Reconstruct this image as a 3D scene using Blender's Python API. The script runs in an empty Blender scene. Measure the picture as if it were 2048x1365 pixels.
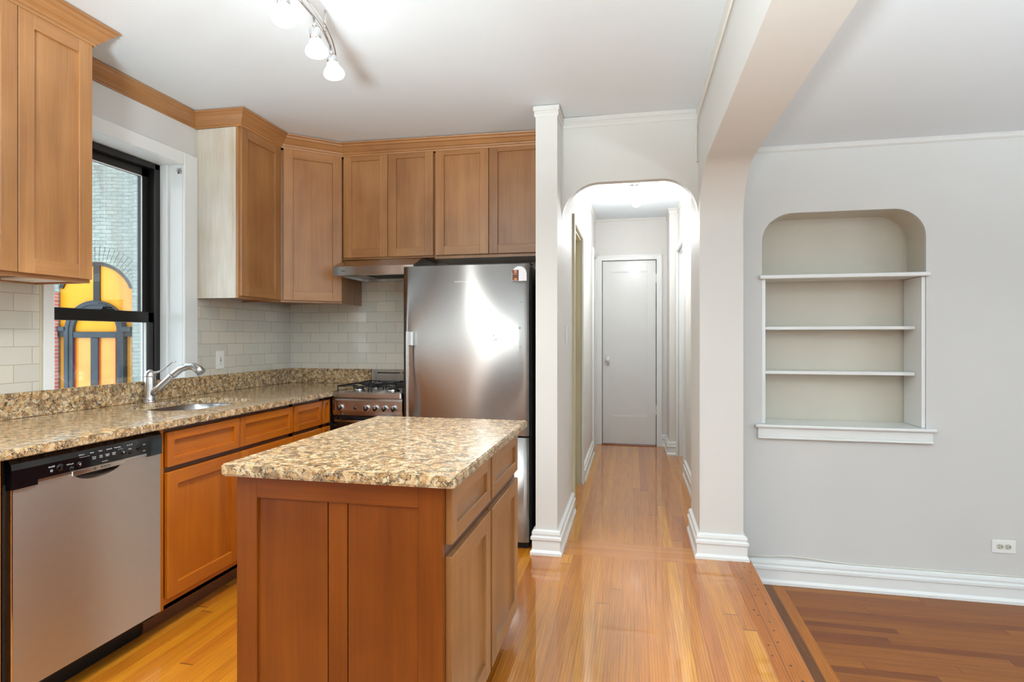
import bpy, bmesh, math, random
from mathutils import Vector, Matrix
from mathutils.geometry import tessellate_polygon
random.seed(7)
SC = bpy.context.scene
COL = SC.collection

# ------------------------------------------------------------ camera, world, light, exposure
PSI = math.atan(241.0 / 1140.0)
cd = bpy.data.cameras.new('camera'); cam = bpy.data.objects.new('camera', cd); COL.objects.link(cam)
cd.sensor_width = 36.0; cd.lens = 1140.0 / 2048.0 * 36.0; cd.shift_y = -7.5 / 2048.0
cd.clip_start = 0.05; cd.clip_end = 200
cam.location = (0, 0, 1.287); cam.rotation_euler = (math.pi / 2, 0, PSI)
SC.camera = cam
SC.view_settings.view_transform = 'Standard'; SC.view_settings.look = 'None'
SC.view_settings.gamma = 1.0; SC.view_settings.use_curve_mapping = False
SC.view_settings.exposure = 0.50
w = bpy.data.worlds.new('sky'); SC.world = w; w.use_nodes = True
wb = w.node_tree.nodes['Background']; wb.inputs[0].default_value = (0.80, 0.92, 1.0, 1); wb.inputs[1].default_value = 2.3

def area(name, loc, rot, sx, sy, power, col):
    l = bpy.data.lights.new(name, 'AREA'); l.shape = 'RECTANGLE'; l.size = sx; l.size_y = sy
    l.energy = power; l.color = col
    o = bpy.data.objects.new(name, l); COL.objects.link(o); o.location = loc; o.rotation_euler = rot
    return o
R = math.radians
# added daylight fill at unseen openings in the walls behind / right of the camera
area('daylight_fill_back_right', (2.1, -2.72, 1.45), (R(90), 0, 0), 1.0, 1.6, 14, (0.78, 0.93, 1.0))
area('daylight_fill_back_kitchen', (-2.17, -2.72, 1.2), (R(90), 0, 0), 0.6, 2.1, 6, (0.78, 0.93, 1.0))
area('daylight_fill_right', (4.52, 0.9, 1.3), (0, R(90), 0), 1.6, 1.2, 6, (0.78, 0.93, 1.0))

# ------------------------------------------------------------ materials
def lin(c):
    c = c / 255.0
    return c / 12.92 if c <= 0.04045 else ((c + 0.055) / 1.055) ** 2.4
def S(r, g, b): return (lin(r), lin(g), lin(b), 1)

def newmat(name):
    m = bpy.data.materials.new(name); m.use_nodes = True
    nt = m.node_tree
    return m, nt, nt.nodes['Principled BSDF']
class NT:
    def __init__(s, nt): s.nt = nt; s._obj = None
    def n(s, typ, **kw):
        x = s.nt.nodes.new(typ)
        for k, v in kw.items(): setattr(x, k, v)
        return x
    def l(s, a, b): s.nt.links.new(a, b)
    def obj(s):
        if s._obj is None: s._obj = s.n('ShaderNodeTexCoord').outputs['Object']
        return s._obj
    def math(s, op, a, b=None, c=None):
        x = s.n('ShaderNodeMath', operation=op)
        for i, v in enumerate((a, b, c)):
            if v is None: continue
            if isinstance(v, (int, float)): x.inputs[i].default_value = v
            else: s.l(v, x.inputs[i])
        return x.outputs[0]
    def mapped(s, vec, scale=(1, 1, 1), loc=(0, 0, 0), rot=(0, 0, 0)):
        x = s.n('ShaderNodeMapping'); x.inputs['Scale'].default_value = scale
        x.inputs['Location'].default_value = loc; x.inputs['Rotation'].default_value = rot
        s.l(vec, x.inputs['Vector']); return x.outputs[0]
    def noise(s, vec, scale, detail=3, rough=0.5, dist=0.0):
        x = s.n('ShaderNodeTexNoise'); x.inputs['Scale'].default_value = scale
        x.inputs['Detail'].default_value = detail; x.inputs['Roughness'].default_value = rough
        x.inputs['Distortion'].default_value = dist
        s.l(vec, x.inputs['Vector']); return x.outputs['Fac']
    def ramp(s, fac, stops):
        x = s.n('ShaderNodeValToRGB'); cr = x.color_ramp
        while len(cr.elements) < len(stops): cr.elements.new(0.5)
        for e, (p, c) in zip(cr.elements, stops): e.position = p; e.color = c
        s.l(fac, x.inputs[0]); return x.outputs[0]
    def mix(s, fac, a, b, typ='MIX'):
        x = s.n('ShaderNodeMix', data_type='RGBA', blend_type=typ)
        if isinstance(fac, (int, float)): x.inputs[0].default_value = fac
        else: s.l(fac, x.inputs[0])
        for i, v in ((6, a), (7, b)):
            if isinstance(v, tuple): x.inputs[i].default_value = v
            else: s.l(v, x.inputs[i])
        return x.outputs[2]
    def bump(s, h, strength, dist=0.001):
        x = s.n('ShaderNodeBump'); x.inputs['Strength'].default_value = strength
        x.inputs['Distance'].default_value = dist; s.l(h, x.inputs['Height']); return x.outputs[0]

def simple(name, col, rough=0.5, metal=0.0, coat=0.0, bump=0.0, bscale=60, var=0.0):
    m, nt, b = newmat(name); T = NT(nt)
    b.inputs['Roughness'].default_value = rough; b.inputs['Metallic'].default_value = metal
    b.inputs['Coat Weight'].default_value = coat
    nz = T.noise(T.obj(), 2.2, 3)
    lo = tuple(c * (1 - var) for c in col[:3]) + (1,); hi = tuple(min(1, c * (1 + var)) for c in col[:3]) + (1,)
    T.l(T.ramp(nz, [(0.3, lo), (0.7, hi)]), b.inputs['Base Color'])
    if bump:
        T.l(T.bump(T.noise(T.obj(), bscale, 3), bump), b.inputs['Normal'])
    return m

def wood(name, dark, mid, light, axis='z', rough=0.32, coat=0.25):
    m, nt, b = newmat(name); T = NT(nt)
    sc = {'z': (1, 1, 0.09), 'h': (0.09, 0.09, 1)}[axis]
    rnd = T.n('ShaderNodeObjectInfo').outputs['Random']
    off = T.n('ShaderNodeCombineXYZ'); r10 = T.math('MULTIPLY', rnd, 13.0)
    for i in range(3): T.l(r10, off.inputs[i])
    va = T.n('ShaderNodeVectorMath', operation='ADD'); T.l(T.obj(), va.inputs[0]); T.l(off.outputs[0], va.inputs[1])
    v = T.mapped(va.outputs[0], sc)
    broad = T.noise(v, 9.0, 4, 0.55, 0.6)
    cloud = T.noise(va.outputs[0], 3.0, 2)
    fine = T.noise(T.mapped(va.outputs[0], tuple(q * q * q if q < 1 else 1 for q in sc) if 0 else tuple(0.25 * q if q < 1 else 1 for q in sc)), 190.0, 2)
    c = T.ramp(broad, [(0.25, dark), (0.5, mid), (0.78, light)])
    c = T.mix(0.35, c, T.ramp(cloud, [(0.3, dark), (0.7, light)]))
    f2 = T.ramp(fine, [(0.3, (0.8, 0.8, 0.8, 1)), (0.65, (1.06, 1.06, 1.06, 1))])
    c = T.mix(0.5, c, f2, 'MULTIPLY')
    hv = T.n('ShaderNodeHueSaturation'); T.l(c, hv.inputs['Color'])
    T.l(T.math('MULTIPLY_ADD', rnd, 0.16, 0.92), hv.inputs['Value'])
    T.l(hv.outputs[0], b.inputs['Base Color'])
    b.inputs['Roughness'].default_value = rough; b.inputs['Coat Weight'].default_value = coat
    b.inputs['Coat Roughness'].default_value = 0.25
    T.l(T.bump(fine, 0.08, 0.0006), b.inputs['Normal'])
    return m

WV = wood('cabinet_maple_upright', S(148, 98, 56), S(178, 124, 75), S(200, 148, 95))
WH = wood('cabinet_maple_level', S(148, 98, 56), S(178, 124, 75), S(200, 148, 95), 'h')
IV = wood('island_cherry_upright', S(98, 40, 2), S(124, 58, 5), S(146, 76, 14), coat=0.1)
IH = wood('island_cherry_level', S(98, 40, 2), S(124, 58, 5), S(146, 76, 14), 'h', coat=0.1)
MV = wood('island_sheen_upright', S(132, 84, 42), S(160, 110, 62), S(180, 130, 80))  # island fronts coloured lighter and yellower to paint in their reflections
MH = wood('island_sheen_level', S(132, 84, 42), S(160, 110, 62), S(180, 130, 80), 'h')
LV = wood('golden_maple_upright', S(158, 78, 8), S(186, 100, 12), S(202, 118, 20))
LH = wood('golden_maple_level', S(158, 78, 8), S(186, 100, 12), S(202, 118, 20), 'h')
PALE = wood('glare_pale_maple', S(200, 178, 146), S(220, 213, 198), S(236, 234, 228), rough=0.28, coat=0.5)  # pale maple, whitened further to paint in the window glare
WDARK = wood('cabinet_dark_brown', S(86, 46, 24), S(104, 58, 32), S(120, 70, 40))  # darker brown wood for toe boards and the island plinth
DARKSTRIP = wood('dark_rail_brown', S(60, 30, 15), S(80, 42, 22), S(96, 52, 28), 'h')  # darker brown wood for the rails above and between the fronts

PAINT = simple('wall_paint_warm_white', (0.71, 0.695, 0.66, 1), 0.55, bump=0.06, bscale=45, var=0.015)
PAINTG = simple('wall_paint_pale_grey', (0.66, 0.65, 0.63, 1), 0.5, bump=0.06, bscale=40, var=0.015)
CEIL = simple('ceiling_paint_white', (0.775, 0.83, 0.87, 1), 0.7, bump=0.04, var=0.01)
TRIM = simple('trim_gloss_white', (0.81, 0.825, 0.81, 1), 0.28, coat=0.15, bump=0.05, bscale=30, var=0.01)
DOORP = simple('door_gloss_paint', (0.75, 0.755, 0.74, 1), 0.3, coat=0.15, bump=0.05, bscale=12, var=0.01)
OLIVE = simple('jamb_aged_cream_paint', S(204, 196, 166), 0.4, var=0.04)
NICHEW = simple('niche_cream_paint', S(206, 198, 182), 0.45, bump=0.03, var=0.04)
BLACKP = simple('black_window_paint', S(28, 25, 23), 0.35, var=0.1)
BLACKG = simple('black_gloss_plastic', S(9, 11, 16), 0.12, coat=0.5, var=0.05)
BLACKM = simple('black_matte', S(14, 13, 13), 0.6, var=0.1)
IRON = simple('cast_iron_black', S(18, 18, 19), 0.45, bump=0.1, bscale=200, var=0.1)
DGREY = simple('dark_grey_steel_case', S(44, 42, 42), 0.42, metal=0.3, var=0.1)
CHROME = simple('polished_chrome', (0.75, 0.75, 0.76, 1), 0.12, metal=1.0)
WPLAST = simple('white_plastic', (0.84, 0.84, 0.81, 1), 0.3, var=0.01)
INK = simple('pale_grey_ink', (0.62, 0.63, 0.65, 1), 0.5)
INKD = simple('dark_ink', S(50, 48, 46), 0.5)
INKW = simple('white_ink', (0.9, 0.9, 0.9, 1), 0.4)
RED = simple('red_button', S(150, 20, 20), 0.4)
CREAMWIRE = simple('cream_cable', S(226, 220, 206), 0.5)

def steel(name, base=(0.60, 0.59, 0.575, 1), rough=0.26, vert=True, wave=0.25):
    m, nt, b = newmat(name); T = NT(nt)
    b.inputs['Metallic'].default_value = 1.0
    v = T.mapped(T.obj(), (2, 2, 90))
    f = T.noise(v, 12.0, 2)
    T.l(T.ramp(f, [(0.3, tuple(c * 0.93 for c in base[:3]) + (1,)), (0.7, base)]), b.inputs['Base Color'])
    T.l(T.math('MULTIPLY_ADD', f, 0.10, rough - 0.05), b.inputs['Roughness'])
    b.inputs['Anisotropic'].default_value = 0.98
    tg = T.n('ShaderNodeTangent', direction_type='RADIAL', axis='Z'); T.l(tg.outputs[0], b.inputs['Tangent'])
    b.inputs['Anisotropic Rotation'].default_value = 0.25 if vert else 0.0
    big = T.noise(T.mapped(T.obj(), (3.2, 3.2, 0.35)), 1.6, 1)
    T.l(T.bump(big, wave, 0.05), b.inputs['Normal'])
    return m
STEEL = steel('brushed_steel_upright', (0.56, 0.56, 0.55, 1), 0.38, True, 0.025)
DWST = steel('dishwasher_door_steel', (0.84, 0.87, 0.88, 1), 0.42, True, 0.04)
STEELH = steel('brushed_steel_level', (0.55, 0.53, 0.52, 1), 0.24, True, 0.1)
STEELR = steel('satin_nickel', (0.66, 0.655, 0.65, 1), 0.22, True, 0.0)
BOWL = steel('sink_bowl_steel', (0.62, 0.63, 0.64, 1), 0.3, True, 0.0)

def granite():
    m, nt, b = newmat('speckled_granite'); T = NT(nt)
    o = T.obj()
    wob = T.n('ShaderNodeTexNoise'); wob.inputs['Scale'].default_value = 22; T.l(o, wob.inputs['Vector'])
    vm = T.n('ShaderNodeVectorMath', operation='MULTIPLY_ADD')
    T.l(wob.outputs['Color'], vm.inputs[0]); vm.inputs[1].default_value = (0.035, 0.035, 0.035); T.l(o, vm.inputs[2])
    vc = vm.outputs[0]
    v1 = T.n('ShaderNodeTexVoronoi'); v1.inputs['Scale'].default_value = 74; T.l(vc, v1.inputs['Vector'])
    sep = T.n('ShaderNodeSeparateColor'); T.l(v1.outputs['Color'], sep.inputs[0])
    patch = T.ramp(sep.outputs[0], [(0.0, S(160, 116, 66)), (0.3, S(196, 152, 96)), (0.6, S(212, 180, 132)), (0.85, S(226, 208, 172)), (1.0, S(150, 128, 104))])
    patch = T.mix(0.3, patch, T.ramp(T.noise(o, 110, 4), [(0.35, S(140, 100, 60)), (0.65, S(228, 212, 184))]))
    v2 = T.n('ShaderNodeTexVoronoi'); v2.inputs['Scale'].default_value = 38; T.l(vc, v2.inputs['Vector'])
    mtx = T.math('MULTIPLY', v2.outputs['Distance'], T.math('MULTIPLY_ADD', T.noise(o, 55, 4, 0.7), 1.4, 0.1))
    mm = T.ramp(mtx, [(0.45, (0, 0, 0, 1)), (0.56, (1, 1, 1, 1))])
    c = T.mix(T.math('MULTIPLY', mm, 0.62), patch, T.ramp(T.noise(o, 130, 3), [(0.38, S(44, 38, 34)), (0.6, S(138, 108, 76))]))
    ve = T.n('ShaderNodeTexVoronoi', feature='DISTANCE_TO_EDGE'); ve.inputs['Scale'].default_value = 74; T.l(vc, ve.inputs['Vector'])
    edge = T.math('LESS_THAN', ve.outputs['Distance'], T.math('MULTIPLY', T.noise(o, 90, 3), 0.14))
    mask = T.math('GREATER_THAN', T.noise(o, 38, 4, 0.7), 0.52)
    blot = T.math('GREATER_THAN', T.noise(o, 105, 4, 0.6, 0.4), 0.635)
    dk2 = T.math('MAXIMUM', T.math('MULTIPLY', edge, mask), blot)
    c = T.mix(T.math('MULTIPLY', dk2, 0.85), c, S(44, 40, 38))
    T.l(c, b.inputs['Base Color'])
    b.inputs['Roughness'].default_value = 0.16; b.inputs['Coat Weight'].default_value = 0.3; b.inputs['Coat Roughness'].default_value = 0.05
    return m
GRAN = granite()

def planks(name, along, wdt, L, cols, gloss=0.10, rough=0.42, gapc=S(80, 40, 16), seed=0.0, coat=0.9, grain=1.0):
    """along: 'x' or 'y' - direction the boards run"""
    m, nt, b = newmat(name); T = NT(nt)
    o = T.obj(); sx = T.n('ShaderNodeSeparateXYZ'); T.l(o, sx.inputs[0])
    U, V = (sx.outputs[1], sx.outputs[0]) if along == 'y' else (sx.outputs[0], sx.outputs[1])
    q = T.math('DIVIDE', T.math('ADD', V, 20.0 + seed), wdt)
    sid = T.math('FLOOR', q); fr = T.math('FRACT', q)
    wn = T.n('ShaderNodeTexWhiteNoise', noise_dimensions='1D'); T.l(sid, wn.inputs['W'])
    u2 = T.math('ADD', T.math('DIVIDE', T.math('ADD', U, 20.0), L), T.math('MULTIPLY', wn.outputs['Value'], 7.0))
    bid = T.math('FLOOR', u2); bf = T.math('FRACT', u2)
    wn2 = T.n('ShaderNodeTexWhiteNoise', noise_dimensions='2D')
    cb = T.n('ShaderNodeCombineXYZ'); T.l(sid, cb.inputs[0]); T.l(bid, cb.inputs[1]); T.l(cb.outputs[0], wn2.inputs['Vector'])
    rnd = wn2.outputs['Value']
    stops = [(i / (len(cols) - 1), c) for i, c in enumerate(cols)]
    base = T.ramp(rnd, stops)
    sc = (1, 0.06, 1) if along == 'y' else (0.06, 1, 1)
    va = T.n('ShaderNodeVectorMath', operation='ADD'); T.l(o, va.inputs[0])
    cz = T.n('ShaderNodeCombineXYZ'); T.l(T.math('MULTIPLY', rnd, 31.0), cz.inputs[2]); T.l(cz.outputs[0], va.inputs[1])
    g1 = T.noise(T.mapped(va.outputs[0], sc), 60, 4, 0.6, 0.5)
    wv = T.n('ShaderNodeTexWave', wave_type='BANDS', bands_direction='X' if along == 'y' else 'Y')
    wv.inputs['Scale'].default_value = 26; wv.inputs['Distortion'].default_value = 7; wv.inputs['Detail'].default_value = 2
    wv.inputs['Detail Scale'].default_value = 0.8
    T.l(T.mapped(va.outputs[0], (1, 0.10, 1) if along == 'y' else (0.10, 1, 1)), wv.inputs['Vector'])
    c = T.mix(0.55 * grain, base, T.ramp(g1, [(0.3, (0.62, 0.52, 0.42, 1)), (0.62, (1.08, 1.06, 1.02, 1))]), 'MULTIPLY')
    c = T.mix(0.42 * grain, c, T.ramp(wv.outputs['Fac'], [(0.1, (0.6, 0.48, 0.36, 1)), (0.55, (1.05, 1.05, 1.05, 1))]), 'MULTIPLY')
    gap = T.math('LESS_THAN', fr, 0.018)
    gap2 = T.math('LESS_THAN', bf, 0.0022)
    gp = T.math('MAXIMUM', gap, gap2)
    c = T.mix(T.math('MULTIPLY', gp, 0.75), c, gapc)
    T.l(c, b.inputs['Base Color'])
    b.inputs['Roughness'].default_value = rough
    b.inputs['Coat Weight'].default_value = coat; b.inputs['Coat Roughness'].default_value = gloss; b.inputs['Coat IOR'].default_value = 1.6 if coat > .8 else 1.5
    hb = T.math('SUBTRACT', T.noise(T.mapped(o, (1, 0.35, 1)), 7, 2), T.math('MULTIPLY', gp, 0.15))
    bn = T.bump(hb, 0.12, 0.003)
    T.l(bn, b.inputs['Coat Normal'])
    return m
FC = [S(190, 114, 16), S(206, 134, 26), S(196, 120, 18), S(216, 148, 38), S(180, 100, 12), S(202, 130, 22)]
FLOORK = planks('floor_honey_strips', 'y', 0.0585, 3.2, FC, 0.035)
FLOORX = planks('floor_cross_strips', 'x', 0.0585, 1.3, [S(200, 126, 44), S(210, 138, 56)], 0.06, seed=0.012)
FB = [S(124, 64, 12), S(154, 90, 20), S(140, 78, 14), S(168, 104, 28), S(114, 56, 10)]
FLOORR = planks('floor_brown_strips', 'x', 0.052, 1.5, FB, 0.22, rough=0.55, coat=0.15)
FLOORB = planks('floor_border_board', 'y', 0.0585, 2.6, [S(172, 102, 24), S(184, 114, 32)], 0.22, rough=0.55, coat=0.15, seed=0.0090)

FLOORBD = planks('floor_dark_board', 'y', 0.16, 2.6, [S(120, 72, 30), S(134, 84, 38)], 0.22, rough=0.55, coat=0.15, seed=0.04)
def tiles(name, axis):
    m, nt, b = newmat(name); T = NT(nt)
    sx = T.n('ShaderNodeSeparateXYZ'); T.l(T.obj(), sx.inputs[0])
    cb = T.n('ShaderNodeCombineXYZ')
    T.l(sx.outputs[1 if axis == 'y' else 0], cb.inputs[0]); T.l(sx.outputs[2], cb.inputs[1])
    vec = T.mapped(cb.outputs[0], (1, 1, 1), (20 + (0.035 if axis == 'y' else 0.065), 20 - 1.04 + 0.0015, 0))
    wob = T.noise(T.obj(), 9, 2)
    br = T.n('ShaderNodeTexBrick'); T.l(vec, br.inputs['Vector'])
    br.offset = 0.5; br.inputs['Scale'].default_value = 1.0
    br.inputs['Brick Width'].default_value = 0.161; br.inputs['Row Height'].default_value = 0.0805
    br.inputs['Mortar Size'].default_value = 0.0016; br.inputs['Mortar Smooth'].default_value = 0.3
    br.inputs['Color1'].default_value = S(220, 213, 198); br.inputs['Color2'].default_value = S(208, 205, 194)
    br.inputs['Mortar'].default_value = S(176, 164, 146)
    T.l(br.outputs['Color'], b.inputs['Base Color'])
    b.inputs['Roughness'].default_value = 0.1; b.inputs['Coat Weight'].default_value = 0.6; b.inputs['Coat Roughness'].default_value = 0.04
    h = T.math('SUBTRACT', T.math('MULTIPLY', T.noise(T.obj(), 16, 2), 0.9), T.math('MULTIPLY', br.outputs['Fac'], 0.5))
    T.l(T.bump(h, 0.35, 0.006), b.inputs['Normal'])
    T.l(T.bump(h, 0.35, 0.006), b.inputs['Coat Normal'])
    return m
TILEY = tiles('subway_tile_side', 'y'); TILEX = tiles('subway_tile_back', 'x')

def brick(name, c1, c2, mort, bw, bh, ms=0.006):
    m, nt, b = newmat(name); T = NT(nt)
    uv = T.n('ShaderNodeSeparateXYZ'); T.l(T.obj(), uv.inputs[0])
    cb = T.n('ShaderNodeCombineXYZ'); T.l(uv.outputs[0], cb.inputs[0]); T.l(uv.outputs[2], cb.inputs[1])
    nz = T.n('ShaderNodeTexNoise'); nz.inputs['Scale'].default_value = 3; T.l(cb.outputs[0], nz.inputs['Vector'])
    vm = T.n('ShaderNodeVectorMath', operation='MULTIPLY_ADD'); T.l(nz.outputs['Color'], vm.inputs[0])
    vm.inputs[1].default_value = (0.05, 0.05, 0); T.l(cb.outputs[0], vm.inputs[2])
    br = T.n('ShaderNodeTexBrick'); T.l(vm.outputs[0], br.inputs['Vector']); br.inputs['Scale'].default_value = 1
    br.inputs['Brick Width'].default_value = bw; br.inputs['Row Height'].default_value = bh
    br.inputs['Mortar Size'].default_value = ms; br.inputs['Mortar Smooth'].default_value = 0.4
    br.inputs['Color1'].default_value = c1; br.inputs['Color2'].default_value = c2; br.inputs['Mortar'].default_value = mort
    dirt = T.ramp(T.noise(T.mapped(cb.outputs[0], (1, 4, 1)), 4.5, 6, 0.7), [(0.32, (0.45, 0.45, 0.45, 1)), (0.55, (1, 1, 1, 1))])
    T.l(T.mix(0.6, br.outputs['Color'], dirt, 'MULTIPLY'), b.inputs['Base Color'])
    b.inputs['Roughness'].default_value = 0.8
    h = T.math('SUBTRACT', T.noise(cb.outputs[0], 30, 4), T.math('MULTIPLY', br.outputs['Fac'], 1.2))
    T.l(T.bump(h, 0.6, 0.02), b.inputs['Normal'])
    return m
GBRICK = brick('painted_grey_brick', S(154, 164, 157), S(142, 153, 147), S(104, 115, 111), 0.24, 0.078)
RBRICK = brick('weathered_red_brick', S(176, 92, 84), S(196, 128, 116), S(186, 176, 172), 0.2, 0.078, 0.012)
YEL = simple('amber_yellow_panel', S(216, 146, 0), 0.5, var=0.05)
YEL2 = simple('amber_lower_pane', S(200, 140, 48), 0.2, coat=0.6, var=0.12)
SLATE = simple('slate_black_stone', S(46, 54, 60), 0.5, bump=0.3, bscale=20, var=0.35)
REDL = simple('thin_red_bead', S(176, 70, 50), 0.5)

def glassm(name, rough=0.0):
    m, nt, b = newmat(name); T = NT(nt)
    b.inputs['Base Color'].default_value = (1, 1, 1, 1)
    b.inputs['Roughness'].default_value = rough
    tr = T.n('ShaderNodeBsdfTransparent'); gl = T.n('ShaderNodeBsdfGlossy'); gl.inputs['Roughness'].default_value = 0.02
    fr = T.n('ShaderNodeFresnel'); fr.inputs['IOR'].default_value = 1.45
    mx = T.n('ShaderNodeMixShader'); T.l(T.math('MULTIPLY', fr.outputs[0], 0.5), mx.inputs[0])
    T.l(tr.outputs[0], mx.inputs[1]); T.l(gl.outputs[0], mx.inputs[2])
    T.l(mx.outputs[0], nt.nodes['Material Output'].inputs['Surface'])
    return m
GLASS = glassm('window_glass')
KNOBG, _nt, _b = newmat('cut_glass_knob'); _b.inputs['Transmission Weight'].default_value = 0.0; _b.inputs['Coat Weight'].default_value = 1.0; _b.inputs['Roughness'].default_value = 0.12; _b.inputs['Base Color'].default_value = (0.85, 0.86, 0.86, 1)

def emis(name, col, st):
    m, nt, b = newmat(name)
    b.inputs['Emission Color'].default_value = col; b.inputs['Emission Strength'].default_value = st
    b.inputs['Base Color'].default_value = (0.9, 0.9, 0.9, 1)
    return m
BULB = emis('lit_bulb_glass', (1.0, 0.97, 0.92, 1), 4.0)

# ------------------------------------------------------------ mesh builder
class MB:
    def __init__(s): s.bm = bmesh.new(); s.mats = []; s.M = Matrix.Identity(4)
    def mi(s, m):
        if m not in s.mats: s.mats.append(m)
        return s.mats.index(m)
    def _merge(s, tb, m):
        k = s.mi(m); mp = {}
        for v in tb.verts: mp[v] = s.bm.verts.new(s.M @ v.co)
        for f in tb.faces:
            try: nf = s.bm.faces.new([mp[v] for v in f.verts])
            except ValueError: continue
            nf.material_index = k; nf.smooth = f.smooth
        tb.free()
    def box(s, x0, x1, y0, y1, z0, z1, m, bev=0.0, seg=1):
        tb = bmesh.new(); bmesh.ops.create_cube(tb, size=1)
        for v in tb.verts:
            v.co = Vector(((x0 + x1) / 2 + v.co.x * abs(x1 - x0), (y0 + y1) / 2 + v.co.y * abs(y1 - y0), (z0 + z1) / 2 + v.co.z * abs(z1 - z0)))
        if bev: bmesh.ops.bevel(tb, geom=tb.edges[:], offset=bev, segments=seg, affect='EDGES', profile=0.5)
        s._merge(tb, m); return s
    def prism(s, pts, axis, a, b, m, smooth=False):
        """pts 2D in the two remaining axes (cyclic order x,y,z without axis)"""
        def P(p, t):
            return {'x': (t, p[0], p[1]), 'y': (p[0], t, p[1]), 'z': (p[0], p[1], t)}[axis]
        tb = bmesh.new()
        A = [tb.verts.new(P(p, a)) for p in pts]; B = [tb.verts.new(P(p, b)) for p in pts]
        n = len(pts)
        tb.faces.new(A); tb.faces.new(B[::-1])
        for i in range(n):
            f = tb.faces.new((A[i], B[i], B[(i + 1) % n], A[(i + 1) % n])); f.smooth = smooth
        bmesh.ops.recalc_face_normals(tb, faces=tb.faces[:])
        s._merge(tb, m); return s
    def plate(s, outer, holes, fn, t0, t1, m, rim=None, smooth_rim=False):
        """flat sheet with holes; fn(u,v,t) -> xyz"""
        loops = [outer] + holes
        tris = tessellate_polygon([[Vector((p[0], p[1], 0)) for p in l] for l in loops])
        flat = [p for l in loops for p in l]
        tb = bmesh.new()
        A = [tb.verts.new(fn(p[0], p[1], t0)) for p in flat]; B = [tb.verts.new(fn(p[0], p[1], t1)) for p in flat]
        for t in tris:
            try: tb.faces.new([A[i] for i in t]); tb.faces.new([B[i] for i in t][::-1])
            except ValueError: pass
        k = 0
        for l in loops:
            n = len(l)
            for i in range(n):
                f = tb.faces.new((A[k + i], A[k + (i + 1) % n], B[k + (i + 1) % n], B[k + i])); f.smooth = smooth_rim
            k += n
        bmesh.ops.recalc_face_normals(tb, faces=tb.faces[:])
        s._merge(tb, m); return s
    def lathe(s, prof, o, axis, m, n=28, smooth=True):
        """prof [(r, h)], o origin, axis direction"""
        ax = Vector(axis).normalized(); up = Vector((0, 0, 1)) if abs(ax.z) < 0.9 else Vector((1, 0, 0))
        e1 = ax.cross(up).normalized(); e2 = ax.cross(e1)
        tb = bmesh.new(); rings = []
        for r, h in prof:
            c = Vector(o) + ax * h
            if r < 1e-6: rings.append([tb.verts.new(c)])
            else: rings.append([tb.verts.new(c + (e1 * math.cos(2 * math.pi * i / n) + e2 * math.sin(2 * math.pi * i / n)) * r) for i in range(n)])
        for a, b in zip(rings, rings[1:]):
            for i in range(n):
                j = (i + 1) % n
                if len(a) == 1 and len(b) == 1: continue
                if len(a) == 1: f = tb.faces.new((a[0], b[i], b[j]))
                elif len(b) == 1: f = tb.faces.new((a[i], b[0], a[j]))
                else: f = tb.faces.new((a[i], b[i], b[j], a[j]))
                f.smooth = smooth
        for rg, fl in ((rings[0], 0), (rings[-1], 1)):
            if len(rg) > 1: tb.faces.new(rg[::-1] if fl else rg)
        bmesh.ops.recalc_face_normals(tb, faces=tb.faces[:])
        s._merge(tb, m); return s
    def tube(s, path, r, m, n=12, close=False):
        pts = [Vector(p) for p in path]; rs = r if isinstance(r, (list, tuple)) else [r] * len(pts)
        tb = bmesh.new(); rings = []; prev = None
        for i, p in enumerate(pts):
            if close: d = pts[(i + 1) % len(pts)] - pts[i - 1]
            else: d = (pts[min(i + 1, len(pts) - 1)] - pts[max(i - 1, 0)])
            d.normalize()
            if prev is None:
                e = d.cross(Vector((0, 0, 1)))
                if e.length < 1e-3: e = d.cross(Vector((1, 0, 0)))
            else: e = prev - d * prev.dot(d)
            e.normalize(); prev = e; f = d.cross(e)
            rr = rs[i]
            rings.append([tb.verts.new(p + (e * math.cos(2 * math.pi * k / n) + f * math.sin(2 * math.pi * k / n)) * rr) for k in range(n)])
        rl = list(zip(rings, rings[1:])) + ([(rings[-1], rings[0])] if close else [])
        for a, b in rl:
            for k in range(n):
                j = (k + 1) % n; fc = tb.faces.new((a[k], a[j], b[j], b[k])); fc.smooth = True
        if not close: tb.faces.new(rings[0][::-1]); tb.faces.new(rings[-1])
        bmesh.ops.recalc_face_normals(tb, faces=tb.faces[:])
        s._merge(tb, m); return s
    def sweep(s, path, prof, m):
        """mitred moulding; path in XY, prof [(n, z)] closed; outward = right of the direction"""
        P = [Vector((p[0], p[1])) for p in path]; N = []
        for i in range(len(P) - 1):
            d = (P[i + 1] - P[i]).normalized(); N.append(Vector((d.y, -d.x)))
        tb = bmesh.new(); rings = []
        for i, p in enumerate(P):
            if i == 0: nn = N[0]
            elif i == len(P) - 1: nn = N[-1]
            else:
                nn = (N[i - 1] + N[i]); nn = nn / nn.dot(N[i])
            rings.append([tb.verts.new((p.x + nn.x * a, p.y + nn.y * a, z)) for a, z in prof])
        k = len(prof)
        for a, b in zip(rings, rings[1:]):
            for i in range(k): tb.faces.new((a[i], a[(i + 1) % k], b[(i + 1) % k], b[i]))
        tb.faces.new(rings[0]); tb.faces.new(rings[-1][::-1])
        bmesh.ops.recalc_face_normals(tb, faces=tb.faces[:])
        s._merge(tb, m); return s
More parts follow.
